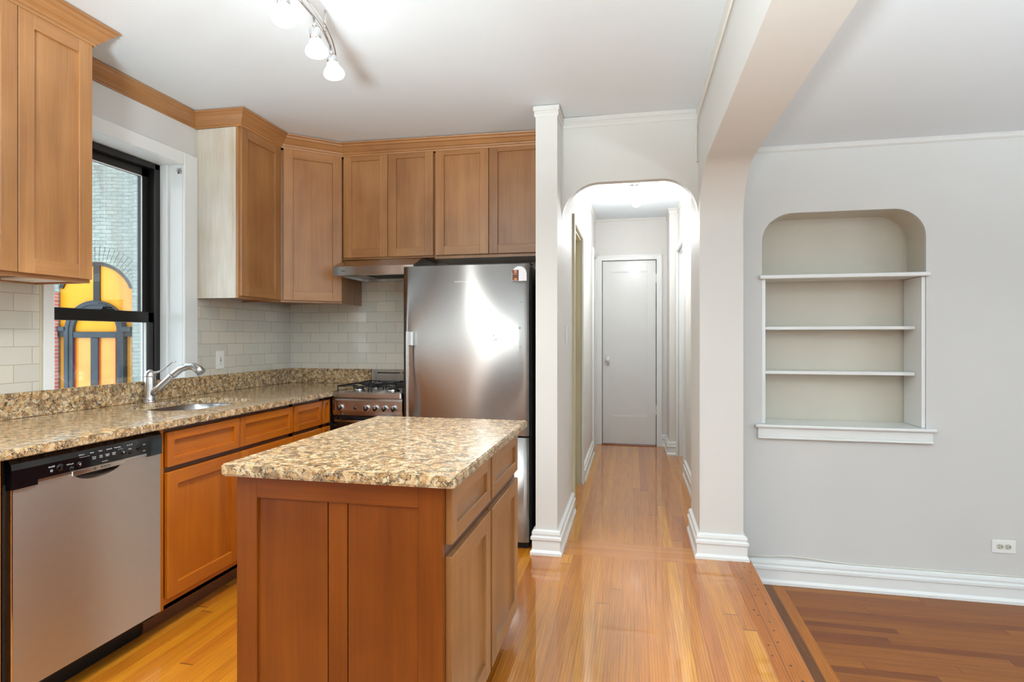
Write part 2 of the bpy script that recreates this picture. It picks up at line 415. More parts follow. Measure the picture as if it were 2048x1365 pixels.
    def build(s, name, parent=None, loc=None, label=None):
        me = bpy.data.meshes.new(name)
        if parent is not None:
            rt = parent
            while rt.parent is not None: rt = rt.parent
            off = Vector(rt.location)
        else: off = Vector(loc) if loc else Vector((0, 0, 0))
        for v in s.bm.verts: v.co -= off
        s.bm.to_mesh(me); s.bm.free()
        for m in s.mats: me.materials.append(m)
        o = bpy.data.objects.new(name, me); COL.objects.link(o)
        if parent is not None: o.parent = parent
        elif loc: o.location = off
        if label: o['label'] = label
        return o

def thing(name, label, cat, loc=(0, 0, 0), group=None):
    o = bpy.data.objects.new(name, None); COL.objects.link(o); o.location = loc; o.empty_display_size = 0.05
    o['label'] = label; o['category'] = cat
    if group: o['group'] = group
    return o
def tag(o, label, cat, group=None):
    o['label'] = label; o['category'] = cat
    if group: o['group'] = group
    return o
def struct(mb, name):
    o = mb.build(name); o['kind'] = 'structure'; return o
def frame(o, u, n):
    """matrix: local x = u, local z = up, local y = outward normal"""
    u = Vector(u).normalized(); n = Vector(n).normalized(); z = Vector((0, 0, 1))
    return Matrix(((u.x, n.x, z.x, o[0]), (u.y, n.y, z.y, o[1]), (u.z, n.z, z.z, o[2]), (0, 0, 0, 1)))
def text(parent, s, size, o, u, up, m, name='lettering', ext=0.0002, align='CENTER'):
    cu = bpy.data.curves.new('t', 'FONT'); cu.body = s; cu.size = size; cu.extrude = ext; cu.align_x = align; cu.align_y = 'CENTER'
    cu.resolution_u = 3
    ob = bpy.data.objects.new('t', cu); COL.objects.link(ob)
    dg = bpy.context.evaluated_depsgraph_get(); dg.update()
    me = bpy.data.meshes.new_from_object(ob.evaluated_get(dg)); bpy.data.objects.remove(ob); bpy.data.curves.remove(cu)
    u = Vector(u).normalized(); up = Vector(up).normalized(); n = u.cross(up)
    rt = parent
    while rt.parent is not None: rt = rt.parent
    oo = Vector(o) - Vector(rt.location)
    M = Matrix(((u.x, up.x, n.x, oo.x), (u.y, up.y, n.y, oo.y), (u.z, up.z, n.z, oo.z), (0, 0, 0, 1)))
    me.transform(M); me.materials.clear(); me.materials.append(m)
    t = bpy.data.objects.new(name, me); COL.objects.link(t); t.parent = parent
    return t
def arc(cx, cy, r, a0, a1, n=10, ry=None):
    ry = ry or r
    return [(cx + r * math.cos(R(a0 + (a1 - a0) * i / n)), cy + ry * math.sin(R(a0 + (a1 - a0) * i / n))) for i in range(n + 1)]

# ------------------------------------------------------------ room shell
XW, YB = -2.70, 4.13
CZ = 2.685   # ceiling
# floors
m = MB()
m.box(-2.80, 0.655, -2.7, 3.375, -0.05, 0, FLOORK); m.box(-2.80, -0.5, 3.375, 4.2, -0.05, 0, FLOORK)
m.box(-0.5, 0.405, 3.375, 3.615, -0.05, 0, FLOORX); m.box(0.405, 0.655, 3.375, 3.75, -0.05, 0, FLOORK)
m.box(-0.9, 0.9, 3.75, 7.1, -0.05, 0, FLOORK); m.box(-0.5, 0.405, 3.615, 3.75, -0.05, 0, FLOORK)
struct(m, 'floor')
m = MB(); m.box(0.66, 0.817, -2.7, 3.75, -0.25, -0.2, FLOORBD); m.box(0.817, 0.876, -2.7, 3.75, -0.25, -0.2, FLOORB); m.box(0.876, 4.5, -2.7, 3.75, -0.25, -0.2, FLOORR)
struct(m, 'floor')
# step nosing + riser
NOSE = planks('step_nosing_board', 'y', 0.16, 3.0, [S(176, 102, 18), S(188, 112, 26)], 0.16, coat=0.5, seed=0.06)
m = MB(); m.box(0.53, 0.668, -2.7, 3.70, -0.028, 0.0015, NOSE, 0.006, 2)
m.box(0.62, 0.655, -2.7, 3.70, -0.2, -0.028, FLOORB)
random.seed(3)
for k in range(26):
    yy = 1.9 + k * 0.07 + random.uniform(-.02, .02); xx = random.choice((0.56, 0.60, 0.63)) + random.uniform(-.012, .012)
    m.lathe([(0.005, 0.0), (0.005, 0.0004), (0, 0.0004)], (xx, yy, 0.0013), (0, 0, 1), INKD, 8)
struct(m, 'trim_1')
# ceilings
def sloped(m, x0, x1, y0, y1, z0, z1, mat):
    m.prism([(x0, z0), (x1, z1), (x1, z1 + .12), (x0, z0 + .12)], 'y', y0, y1, mat)
m = MB(); sloped(m, -2.85, 0.40, -2.75, 3.60, 2.694, 2.652, CEIL); sloped(m, -2.85, -0.5, 3.60, 4.25, 2.694, 2.6666, CEIL)
struct(m, 'ceiling')
m = MB(); m.box(-0.55, 0.9, 3.60, 7.0, 2.70, 2.80, CEIL); struct(m, 'ceiling')
m = MB(); m.box(0.60, 4.5, -2.75, 3.95, 2.437, 2.55, CEIL); struct(m, 'ceiling')

# left wall with window opening
WY0, WY1, WZ0, WZ1 = 2.197, 3.00, 1.00, 2.345
m = MB()
m.plate([(-2.75, -.05), (4.25, -.05), (4.25, 2.75), (-2.75, 2.75)], [[(WY0 - .012, WZ0 - .06), (WY0 - .012, WZ1 + .012), (WY1 + .012, WZ1 + .012), (WY1 + .012, WZ0 - .06)]],
        lambda u, v, t: (t, u, v), XW, XW - 0.30, PAINTG)
wl = struct(m, 'wall_left')
m = MB(); m.box(XW, XW + 0.006, 0.6, 2.135, 0.93, 1.535, TILEY); m.box(XW, XW + 0.006, 3.115, YB, 0.93, 1.531, TILEY)
m.build('tile_facing', wl)
m = MB(); m.box(XW, XW + 0.008, 2.135, 2.145, 1.03, 1.535, OLIVE); m.build('tile_edging', wl)
# back wall
m = MB(); m.box(-2.85, -0.55, YB, YB + 0.15, -.05, 2.75, PAINT); wb_ = struct(m, 'wall_back')
m = MB(); m.box(XW, -1.30, YB - 0.006, YB, 0.93, 1.90, TILEX); m.build('tile_facing', wb_)
# partition wall beside the fridge, continuing as left wall of the hall (doorway 4.27-4.98)
m = MB()
def wallx(x0, x1, y0, y1, z0, z1, mat=PAINT): m.box(x0, x1, y0, y1, z0, z1, mat)
wallx(-.564, -.435, 3.35, 4.27, -.05, 2.73); wallx(-.564, -.435, 4.27, 4.98, 2.14, 2.73)
wallx(-.564, -.435, 4.98, 6.42, -.05, 2.73); wallx(-.564, -.435, 6.42, 6.83, 2.26, 2.73); wallx(-.564, -.435, 6.83, 7.0, -.05, 2.73)
struct(m, 'wall_partition')
# arch wall at the hall entry
AX0, AX1, AZ = -.435, .385, 2.25
arch = [(AX0, -.05)] + [(AX0, 2.02)] + arc(AX0 + .235, 2.02, .235, 180, 90, 14, AZ - 2.02)[1:] + arc(AX1 - .21, 2.02, .21, 90, 0, 14, AZ - 2.02) + [(AX1, -.05)]
top = [(AX0, 2.02)] + arc(AX0 + .235, 2.02, .235, 180, 90, 14, AZ - 2.02)[1:] + arc(AX1 - .21, 2.02, .21, 90, 0, 14, AZ - 2.02)
m = MB(); m.plate([(AX0, 2.74)] + top + [(AX1, 2.74)], [], lambda u, v, t: (u, t, v), 3.57, 3.63, PAINT, smooth_rim=False)
struct(m, 'wall_arch')
# beam / wide arch between kitchen and right room, with the pier at its end
opn = [(3.49, -.3)] + arc(3.165, 1.955, .325, 0, 90, 36, .285) + [(-2.3, 2.245), (-2.3, -.3)]
m = MB()
m.plate([(4.0, -.3)] + opn + [(-2.7, -.3), (-2.7, 2.74), (4.0, 2.74)], [], lambda u, v, t: (t, u, v), .385, .625, PAINT)
struct(m, 'wall_beam')
# niche wall
NX0, NX1, NZ0, NZT = .769, 1.652, .745, 2.035
hole = [(NX0, NZ0)] + [(NX0, 1.87)] + arc(NX0 + .18, 1.87, .18, 180, 90, 12, NZT - 1.87)[1:] + arc(NX1 - .17, 1.87, .17, 90, 0, 12, NZT - 1.87) + [(NX1, NZ0)]
m = MB(); m.plate([(.60, -.25), (4.5, -.25), (4.5, 2.5), (.60, 2.5)], [hole], lambda u, v, t: (u, t, v), 3.70, 3.72, PAINTG)
wn_ = struct(m, 'wall_niche')
m = MB()
inner = [(x, z) for x, z in hole]
# inside of the niche: side skin + back
tb = bmesh.new(); A = [tb.verts.new((x, 3.72, z)) for x, z in inner]; B = [tb.verts.new((x, 3.93, z)) for x, z in inner]
for i in range(len(inner)):
    j = (i + 1) % len(inner); f = tb.faces.new((A[i], B[i], B[j], A[j])); f.smooth = False
tb.faces.new(B)
bmesh.ops.recalc_face_normals(tb, faces=tb.faces[:]); 
for f in tb.faces: f.normal_flip()
m._merge(tb, NICHEW)
m.box(.60, 4.5, 3.935, 3.96, -.25, 2.5, NICHEW)
m.build('recess_lining', wn_)
# other hall walls
m = MB(); 
m.box(-.62, -.358, 6.92, 7.05, -.05, 2.76, PAINT); m.box(-.358, .277, 6.92, 7.05, 2.205, 2.76, PAINT); m.box(.277, .9, 6.92, 7.05, -.05, 2.76, PAINT)
struct(m, 'wall_hall_end')
m = MB(); m.box(.485, .62, 4.0, 5.60, -.05, 2.73, PAINT); m.box(.485, .62, 5.60, 6.40, 2.21, 2.73, PAINT)
m.box(.395, .62, 6.46, 6.92, -.05, 2.73, PAINT); m.box(.485, .62, 6.40, 6.46, -.05, 2.73, PAINT)
struct(m, 'wall_hall_right')
# walls out of frame that close the rooms, with unseen openings added for light
m = MB(); m.plate([(-2.85, -.3), (4.5, -.3), (4.5, 2.75), (-2.85, 2.75)],
                  [[(-2.40, .15), (-2.32, .15), (-2.32, 2.25), (-2.40, 2.25)], [(-2.16, .15), (-2.08, .15), (-2.08, 2.25), (-2.16, 2.25)], [(-1.95, .15), (-1.90, .15), (-1.90, 2.25), (-1.95, 2.25)], [(1.6, .65), (2.6, .65), (2.6, 2.25), (1.6, 2.25)]],  # narrow slots placed to put bright streaks on the refrigerator
                  lambda u, v, t: (u, t, v), -2.55, -2.70, simple('rear_wall_bounce_cut', S(150, 138, 126), 0.6)); struct(m, 'wall_rear')  # unseen wall coloured dark to cut light bounced forward
m = MB(); m.plate([(-2.7, -.3), (3.95, -.3), (3.95, 2.5), (-2.7, 2.5)], [[(.3, .5), (1.5, .5), (1.5, 2.1), (.3, 2.1)]],
                  lambda u, v, t: (t, u, v), 4.35, 4.5, PAINTG); struct(m, 'wall_right')

m = MB(); m.box(-1.1, 1.0, 7.06, 7.12, -.1, 2.85, PAINT); m.box(-1.06, -1.0, 4.28, 7.06, -.1, 2.85, PAINT); m.box(.9, .96, 3.97, 7.06, -.1, 2.85, PAINT); m.box(-1.06, .96, 4.0, 7.1, 2.81, 2.86, PAINT); m.box(-1.06, -.564, 4.28, 7.06, -.1, -.05, PAINT)
struct(m, 'wall_hall_outer')  # unseen closing boxes, added to stop light leaking past the hall doors
# baseboards
BBP = [(0, 0), (.030, 0), (.030, .016), (.020, .028), (.019, .030), (.019, .085), (.027, .090), (.027, .104), (.016, .110), (.016, .118), (.021, .123), (.018, .138), (.004, .145), (0, .145)]
def bb(name, path, z=0.0):
    m = MB(); m.sweep(path, [(a, b + z) for a, b in BBP], TRIM); return struct(m, name)
bb('baseboard_partition', [(-.564, 3.42), (-.564, 3.35), (-.435, 3.35), (-.435, 4.20)])
bb('baseboard_pier', [(.385, 3.97), (.385, 3.49), (.625, 3.49), (.625, 3.66)])
bb('baseboard_niche', [(.69, 3.70), (4.3, 3.70)], -.2)
bb('baseboard_hall_left', [(-.435, 5.07), (-.435, 6.34)])
bb('baseboard_hall_right', [(.485, 5.52), (.485, 4.02)])
m = MB(); m.sweep([(.339, 6.92), (.395, 6.92), (.395, 6.46), (.485, 6.46)], BBP, TRIM); struct(m, 'baseboard_hall_end')
# ceiling mouldings (painted)
CRP = [(0, -.062), (.004, -.062), (.007, -.055), (.009, -.045), (.007, -.038), (.007, -.030), (.013, -.026), (.013, 0), (0, 0)]
def cm(name, path, z, mat=PAINT):
    m = MB(); m.sweep(path, [(a, b + z) for a, b in CRP], mat); return struct(m, name)
cm('trim_2', [(-.564, 3.60), (-.564, 3.35), (-.435, 3.35), (-.435, 3.57), (.385, 3.57)], 2.658)
cm('trim_3', [(.385, 3.55), (.385, -2.5)], 2.656)
m = MB(); m.sweep([(.625, 3.70), (4.3, 3.70)], [(0, 2.405), (.005, 2.405), (.012, 2.414), (.016, 2.424), (.016, 2.437), (0, 2.437)], PAINTG); struct(m, 'trim_4')
cm('trim_5', [(-.435, 3.66), (-.435, 6.92), (.395, 6.92), (.395, 6.46), (.485, 6.46), (.485, 4.0)], 2.702)

# ------------------------------------------------------------ kitchen window over the sink
m = MB()
FX = XW - 0.145
# casing + reveal
m.box(XW, XW + .018, 2.147, WY0, 1.035, 2.42, TRIM, .002); m.box(XW, XW + .018, WY1, 3.108, 1.035, 2.42, TRIM, .003)
m.box(XW, XW + .018, WY0, WY1, WZ1, 2.42, TRIM, .003)
m.box(FX - .155, XW, WY0 - .012, WY0, .975, WZ1, TRIM); m.box(FX - .155, XW, WY1, WY1 + .012, .975, WZ1, TRIM)
m.box(FX - .155, XW, WY0 - .012, WY1 + .012, WZ1, WZ1 + .012, TRIM); m.box(FX - .155, XW, WY0 - .012, WY1 + .012, .94, .975, TRIM)
m.box(FX, FX + .05, WY1 - .018, WY1, .975, WZ1, TRIM, .002)
wi = struct(m, 'window_1')
m = MB()
y0, y1 = WY0 - .02, WY1 - .02
m.box(FX - .09, FX, y1 - .035, y1 + .019, .976, WZ1 - .001, BLACKP, .002); m.box(FX - .09, FX, y0 + .021, y0 + .03, .976, WZ1, BLACKP, .002)
m.box(FX - .09, FX, y0 + .021, y1, WZ1 - .035, WZ1 - .001, BLACKP, .002)
m.build('window_frame', wi)
MZ = 1.41
m = MB()  # upper sash (outer)
ux0, ux1 = FX - .075, FX - .045
m.box(ux0, ux1, y1 - .085, y1 - .035, MZ, WZ1 - .035, BLACKP, .002); m.box(ux0, ux1, y0 + .02, y0 + .06, MZ, WZ1 - .035, BLACKP, .002)
m.box(ux0, ux1, y0 + .02, y1 - .035, WZ1 - .085, WZ1 - .035, BLACKP, .002); m.box(ux0, ux1, y0 + .02, y1 - .035, MZ - .02, MZ + .025, BLACKP, .002)
m.box(ux1, ux1 + .004, y1 - .09, y1 - .085, MZ + .025, WZ1 - .085, TRIM); m.box(ux1, ux1 + .004, y0 + .06, y1 - .085, WZ1 - .09, WZ1 - .085, TRIM)
us = m.build('upper_sash', wi)
m = MB(); m.box(ux0 + .012, ux0 + .016, y0 + .05, y1 - .08, MZ + .02, WZ1 - .08, GLASS); m.build('pane', us)
m = MB()  # lower sash (inner)
lx0, lx1 = FX - .04, FX - .008
m.box(lx0, lx1, y1 - .075, y1 - .035, .976, MZ + .03, BLACKP, .002); m.box(lx0, lx1, y0 + .02, y0 + .055, .976, MZ + .03, BLACKP, .002)
m.box(lx0, lx1, y0 + .02, y1 - .035, MZ - .035, MZ + .03, BLACKP, .003); m.box(lx0, lx1, y0 + .02, y1 - .035, .976, 1.012, BLACKP, .002)
m.box(lx1 - .02, lx1 - .012, y1 - .083, y1 - .075, 1.012, MZ - .035, TRIM)
ls = m.build('lower_sash', wi)
m = MB(); m.box(lx0 + .012, lx0 + .016, y0 + .05, y1 - .07, 1.005, MZ - .03, GLASS); m.build('pane', ls)
m = MB(); m.box(lx0 + .002, lx1 - .002, 2.60, 2.68, MZ + .03, MZ + .036, IRON, .001); m.lathe([(.014, 0), (.014, .012), (0, .012)], (lx0 + .016, 2.63, MZ + .036), (0, 0, 1), IRON, 16)
m.box(lx0 + .008, lx0 + .022, 2.63, 2.675, MZ + .04, MZ + .048, IRON, .002); m.build('sash_lock', ls)
# curtain bracket on the casing
m = MB(); m.box(XW - .03, XW - .002, WY1 - .004, WY1 - .001, 2.29, 2.325, CHROME); m.tube([(XW - .015, WY1 - .004, 2.318), (XW - .015, WY1 - .02, 2.318), (XW - .015, WY1 - .03, 2.305), (XW - .015, WY1 - .024, 2.296)], .0025, CHROME, 8)
m.lathe([(.004, 0), (.004, .006), (0, .006)], (XW - .008, WY1 - .004, 2.295), (0, -1, 0), CHROME, 10)
tag(m.build('curtain_bracket', loc=(XW - .015, WY1, 2.30)), 'small metal curtain bracket in the top corner of the sink window reveal', 'bracket')

# ------------------------------------------------------------ building across the court
DB = 12.0
cs, sn = math.cos(PSI), math.sin(PSI)
BO = Vector((-sn * DB, cs * DB, 0))
BM = Matrix(((cs, sn * -1, 0, BO.x), (sn, cs, 0, BO.y), (0, 0, 1, 0), (0, 0, 0, 1)))   # local x along facade, y away, z up
def bx(px): return (px - 1024) / 1140.0 * DB
def bz(py): return 1.287 + (675 - py) / 1140.0 * DB
bd = bpy.data.objects.new('brick_building', None); COL.objects.link(bd); bd.matrix_world = BM
tag(bd, 'grey painted brick building with arched amber window seen through the kitchen window', 'building')
def bpart(mb, name, parent=bd, label=None):
    me = bpy.data.meshes.new(name); mb.bm.to_mesh(me); mb.bm.free()
    for q in mb.mats: me.materials.append(q)
    o = bpy.data.objects.new(name, me); COL.objects.link(o); o.parent = parent
    if label: o['label'] = label
    return o
fb = lambda u, v, t: (u, t, v)
wx0, wx1 = bx(117), bx(265); wc = (wx0 + wx1) / 2; hw = (wx1 - wx0) / 2
zs, zt = bz(575), bz(524); sag = zt - zs; RR = (hw * hw + sag * sag) / (2 * sag)
a1 = math.degrees(math.asin(hw / RR))
big = [(wx0, bz(860))] + arc(wc, zt - RR, RR, 90 + a1, 90 - a1, 20) + [(wx1, bz(860))]
m = MB(); m.plate([(bx(118), -4), (bx(118), 9), (bx(700), 9), (bx(700), -4)][:0] or [(bx(-420), bz(430)), (bx(-420), 9), (bx(700), 9), (bx(700), -4), (bx(104.5), -4), (bx(104.5), bz(430))], [[(max(x, bx(117)), z) for x, z in big]], fb, 0, .25, GBRICK)
bpart(m, 'wall')
m = MB(); m.box(bx(-420), bx(117), -.10, .2, -4, bz(585), RBRICK); bpart(m, 'side_wall', label='weathered red brick strip')
m = MB(); m.box(bx(268), bx(330), -.06, .02, -4, 9, GBRICK); bpart(m, 'pilaster')
# voussoirs
m = MB()
nv = 26
for i in range(nv):
    a = R(90 + a1 - (2 * a1) * (i + .5) / nv)
    for k in range(2):
        r0 = RR + .02 + k * .16
        c_ = Vector((wc + math.cos(a) * (r0 + .07), -.003, zt - RR + math.sin(a) * (r0 + .07)))
        tb = bmesh.new(); bmesh.ops.create_cube(tb, size=1)
        for v in tb.verts:
            q = Vector((v.co.x * .15, v.co.y * .026, v.co.z * (.072 + .008 * k)))
            v.co = Vector((q.x * math.cos(a) - q.z * math.sin(a), q.y, q.x * math.sin(a) + q.z * math.cos(a))) + c_
        m._merge(tb, GBRICK)
bpart(m, 'brick_arch')
m = MB()  # dark frame round the big arch
inn = [(wx0, bz(860))] + arc(wc, zt - RR, RR - .07, 90 + a1 * 1.0, 90 - a1 * 1.0, 20) + [(wx1, bz(860))]
ring_o = arc(wc, zt - RR, RR, 90 + a1, 90 - a1, 20); ring_i = arc(wc, zt - RR, RR - .075, 90 - a1, 90 + a1, 20)
m.plate(ring_o + ring_i, [], fb, .01, .06, BLACKP); m.box(bx(185), bx(198), .02, .06, bz(620), zt, BLACKP)
bpart(m, 'window_frame')
m = MB(); m.box(wx0 - .05, wx1 + .05, .055, .075, bz(672), zt + .02, YEL); bpart(m, 'amber_panel')
m = MB(); m.box(wx0 - .05, wx1 + .05, .056, .076, bz(860), bz(672), YEL2); bpart(m, 'lower_pane')
m = MB()  # round headed stone surround
ocx, ocz = bx(191), bz(662); ro, ri = 60.5 / 1140 * DB, 44 / 1140 * DB
m.plate([(ocx - ro, bz(860))] + arc(ocx, ocz, ro, 180, 0, 24) + [(ocx + ro, bz(860)), (ocx + ri, bz(860))] + arc(ocx, ocz, ri, 0, 180, 24) + [(ocx - ri, bz(860))], [], fb, -.03, .05, SLATE)
m.plate(arc(ocx, ocz, ro - .03, 180, 0, 24) + arc(ocx, ocz, ro - .09, 0, 180, 24), [], fb, -.05, -.03, SLATE)
m.box(bx(131), bx(139), -.05, -.03, bz(860), ocz, SLATE); m.box(bx(242), bx(250), -.05, -.03, bz(860), ocz, SLATE)
ss = bpart(m, 'arched_surround')
m = MB()
for k in range(11):
    a = R(30 + k * 5); c_ = Vector((ocx + math.cos(a) * (ro - .06), -.125, ocz + math.sin(a) * (ro - .06)))
    m.box(c_.x - .022, c_.x + .022, -.075, -.04, c_.z - .016, c_.z + .016, SLATE, .008)
bpart(m, 'carved_bead', ss)
m = MB(); m.box(bx(147), bx(235), -.02, .05, bz(676), bz(664), SLATE, .01); m.box(bx(181), bx(196), -.01, .05, bz(860), bz(676), SLATE, .01)
bpart(m, 'mullion')
m = MB(); m.box(bx(117), bx(131), -.06, .05, bz(663), bz(654), SLATE, .01); m.box(bx(118), bx(131), -.03, .05, bz(674), bz(663), BLACKP); bpart(m, 'impost_block')
m = MB()
m.box(bx(246), bx(265), -.08, .05, bz(664), bz(654), SLATE, .01); m.box(bx(247), bx(265), -.04, .05, bz(674), bz(664), BLACKP)
bpart(m, 'impost_block')
for px in (147.5, 179.5, 196, 228.5):
    m = MB(); m.box(bx(px), bx(px + 1.3), .03, .055, bz(860), bz(676), REDL); bpart(m, 'red_bead')

# ------------------------------------------------------------ cabinet helpers
def door(mb, w, h, wv, wh, st=.062, th=.02, rec=.013, vertical=True, flip=False):
    """shaker front in local (x across, y out, z up) with lower left corner at the origin; back at y=0"""
    b = .0016
    mb.box(0, st, 0, th, 0, h, wv, b); mb.box(w - st, w, 0, th, 0, h, wv, b)
    mb.box(st, w - st, 0, th, h - st, h, wh, b); mb.box(st, w - st, 0, th, 0, st, wh, b)
    mb.box(st - .004, w - st + .004, .002, th - rec, st - .004, h - st + .004, wv if vertical else wh)
def front(parent, name, o, u, n, w, h, wv=WV, wh=WH, st=.062, vertical=True):
    mb = MB(); mb.M = frame(o, u, n); door(mb, w, h, wv, wh, st, vertical=vertical); return mb.build(name, parent)
UX, UY = (1, 0, 0), (0, 1, 0)

# crown profile for cabinets
CT = 2.688
CP = [(.0005, -.088), (.004, -.088), (.006, -.076), (.014, -.073), (.016, -.064), (.030, -.050), (.044, -.030), (.056, -.024), (.058, -.012), (.070, -.008), (.072, 0), (.0005, 0)]
def crown(path, label, k, zt=CT, prof=CP):
    m = MB(); m.sweep(path, [(a, b + zt) for a, b in prof], WH)
    for v in m.bm.verts:   # the top edge follows the slightly sloping ceiling
        top = 2.692 - (v.co.x + 2.85) * 0.01292 - .002
        v.co.z += (top - zt) * (1.0 if v.co.z > zt - .05 else .5)
    return tag(m.build('crown_moulding', loc=(path[0][0], path[0][1], zt - .09)), label, 'moulding', None)
crown([(-2.376, 1.2), (-2.376, 2.126), (XW, 2.126)][::1], 'stained wood crown moulding over the upper cabinet left of the sink window', 1)
crown([(XW, 2.20), (XW, 3.105)], 'stained wood crown moulding along the wall above the sink window', 2, CT + .002, [(0, b) for a, b in CP[:1]] + [(max(a * .8, .004), b) for a, b in CP[1:-1]] + [(0, 0)])
crown([(XW, 3.11), (-2.376, 3.11), (-2.376, 3.527), (-2.06, 3.80), (-.57, 3.80)], 'long stained wood crown moulding wrapping the corner and back wall cabinets', 3)

# upper cabinet left of window
def carc(mb, x0, x1, y0, y1, z0, z1, wv=WV, t=.016, open_bottom=True):
    mb.box(x0, x1, y0, y1, z0 + .012, z1, wv); 
t = thing('upper_cabinet', 'honey wood upper cabinet with two shaker doors left of the sink window', 'cabinet', (-2.55, 1.8, 1.533))
m = MB(); m.box(XW + .003, -2.396, 1.47, 2.123, 1.548, 2.598, WV, .001); m.box(-2.415, -2.396, 1.47, 2.123, 1.530, 1.548, WH); m.box(XW + .007, -2.415, 2.107, 2.123, 1.530, 1.548, WV); m.box(XW + .007, -2.415, 1.47, 1.486, 1.530, 1.548, WV)
m.box(XW + .007, XW + .02, 1.486, 2.107, 1.530, 1.548, WV); m.build('body', t)
front(t, 'door', (-2.396, 1.486, 1.546), UY, UX, .313, 1.056); front(t, 'door', (-2.396, 1.803, 1.546), UY, UX, .315, 1.056)
m = MB(); m.box(XW + .03, -2.44, 1.95, 2.09, 1.536, 1.547, INKW, .002); m.build('under_light', t, label='slim white light bar')
# upper cabinet right of the window
t = thing('upper_cabinet', 'narrow upper cabinet with glare-whitened side panel right of the sink window', 'cabinet', (-2.55, 3.32, 1.533))
m = MB(); m.box(XW + .003, -2.398, 3.122, 3.535, 1.548, 2.598, WV); m.box(-2.416, -2.396, 3.112, 3.53, 1.532, 1.548, WH); m.box(XW + .007, -2.416, 3.112, 3.126, 1.532, 1.548, WV)
m.box(-2.412, -2.394, 3.109, 3.122, 1.532, 2.598, WV, .001); m.build('body', t)
m = MB(); m.box(XW + .001, -2.412, 3.110, 3.122, 1.532, 2.598, PALE, .001); m.build('side_panel', t, label='pale side panel with painted window glare')
front(t, 'door', (-2.396, 3.118, 1.546), UY, UX, .404, 1.056)
# corner cabinet
t = thing('corner_cabinet', 'diagonal corner upper cabinet with one tall shaker door', 'cabinet', (-2.4, 3.83, 1.533))
m = MB(); m.prism([(XW + .003, 3.536), (-2.39, 3.54), (-2.074, 3.812), (-2.074, YB - .007), (XW + .003, YB - .007)], 'z', 1.548, 2.589, WV)
m.prism([(XW + .008, 3.537), (-2.39, 3.54), (-2.074, 3.812), (-2.074, YB - .008), (-2.09, YB - .008), (-2.09, 3.82), (-2.40, 3.555), (XW + .008, 3.555)], 'z', 1.532, 1.549, WV)
m.build('body', t)
uu = Vector((-2.062 + 2.372, 3.800 - 3.534, 0)); wd = uu.length; uu.normalize(); nn = Vector((uu.y, -uu.x, 0))
o_ = Vector((-2.372, 3.534, 1.546)) - nn * .018
front(t, 'door', o_ + uu * .006, uu, nn, wd - .012, 1.056, st=.064)
# cabinets over hood and fridge
t = thing('upper_cabinet', 'double door upper cabinet above the steel range hood', 'cabinet', (-1.71, 3.97, 1.85))
m = MB(); m.box(-2.072, -1.366, 3.822, YB - .007, 1.852, 2.589, WV, .001); m.build('body', t)
front(t, 'door', (-1.714, 3.822, 1.863), (-1, 0, 0), (0, -1, 0), .343, .76); front(t, 'door', (-1.371, 3.822, 1.863), (-1, 0, 0), (0, -1, 0), .339, .76)
t = thing('upper_cabinet', 'double door upper cabinet above the refrigerator', 'cabinet', (-.97, 3.97, 1.85))
m = MB(); m.box(-1.364, -.568, 3.822, YB - .007, 1.840, 2.589, WV, .001); m.build('body', t)
front(t, 'door', (-.970, 3.822, 1.863), (-1, 0, 0), (0, -1, 0), .383, .76); front(t, 'door', (-.572, 3.822, 1.863), (-1, 0, 0), (0, -1, 0), .394, .76)

# ------------------------------------------------------------ base cabinets
FXC = -1.995   # cabinet box front; door faces at -1.975
def base(label, y0, y1, units, sink=False, dark=False):
    t = thing('base_cabinet', label, 'cabinet', (-2.33, (y0 + y1) / 2, 0))
    m = MB(); e = .018
    m.box(XW + .01, FXC, y0, y0 + e, .10, .892, LV); m.box(XW + .01, FXC, y1 - e, y1, .10, .892, LV)
    m.box(XW + .01, FXC, y0 + e, y1 - e, .10, .118, LH); m.box(XW + .01, XW + .03, y0 + e, y1 - e, .118, .892, LV)
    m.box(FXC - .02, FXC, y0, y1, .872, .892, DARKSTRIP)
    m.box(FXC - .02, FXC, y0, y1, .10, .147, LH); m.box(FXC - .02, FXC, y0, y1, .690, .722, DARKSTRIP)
    m.build('body', t)
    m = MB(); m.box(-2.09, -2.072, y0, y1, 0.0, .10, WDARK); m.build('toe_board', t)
    for (a, b, kind) in units:
        h = .152
        front(t, 'drawer', (FXC, a, .720), UY, UX, b - a, h, LV, LH, st=.038 if b - a > .12 else .02, vertical=False)
        front(t, 'door', (FXC, a, .147), UY, UX, b - a, .549, LV, LH, st=.058 if b - a > .15 else .02)
    return t
m = MB(); m.box(XW + .01, -1.985, 1.425, 1.452, 0.0, .892, LV, .001)
tag(m.build('end_panel', loc=(-2.33, 1.43, 0)), 'wood end panel on the near side of the dishwasher', 'panel')
t = base('wide base cabinet under the sink with two drawer fronts', 2.083, 3.052, [(2.114, 2.579, 0), (2.586, 3.047, 0)])
m = MB(); m.box(FXC - .02, FXC + .002, 2.083, 2.110, .10, .892, LV, .001); m.build('face_stile', t)
base('base cabinet with one drawer between the sink cabinet and narrow pull-out', 3.055, 3.384, [(3.067, 3.376, 0)])
base('very narrow base cabinet beside the steel range', 3.387, 3.478, [(3.393, 3.472, 0)])

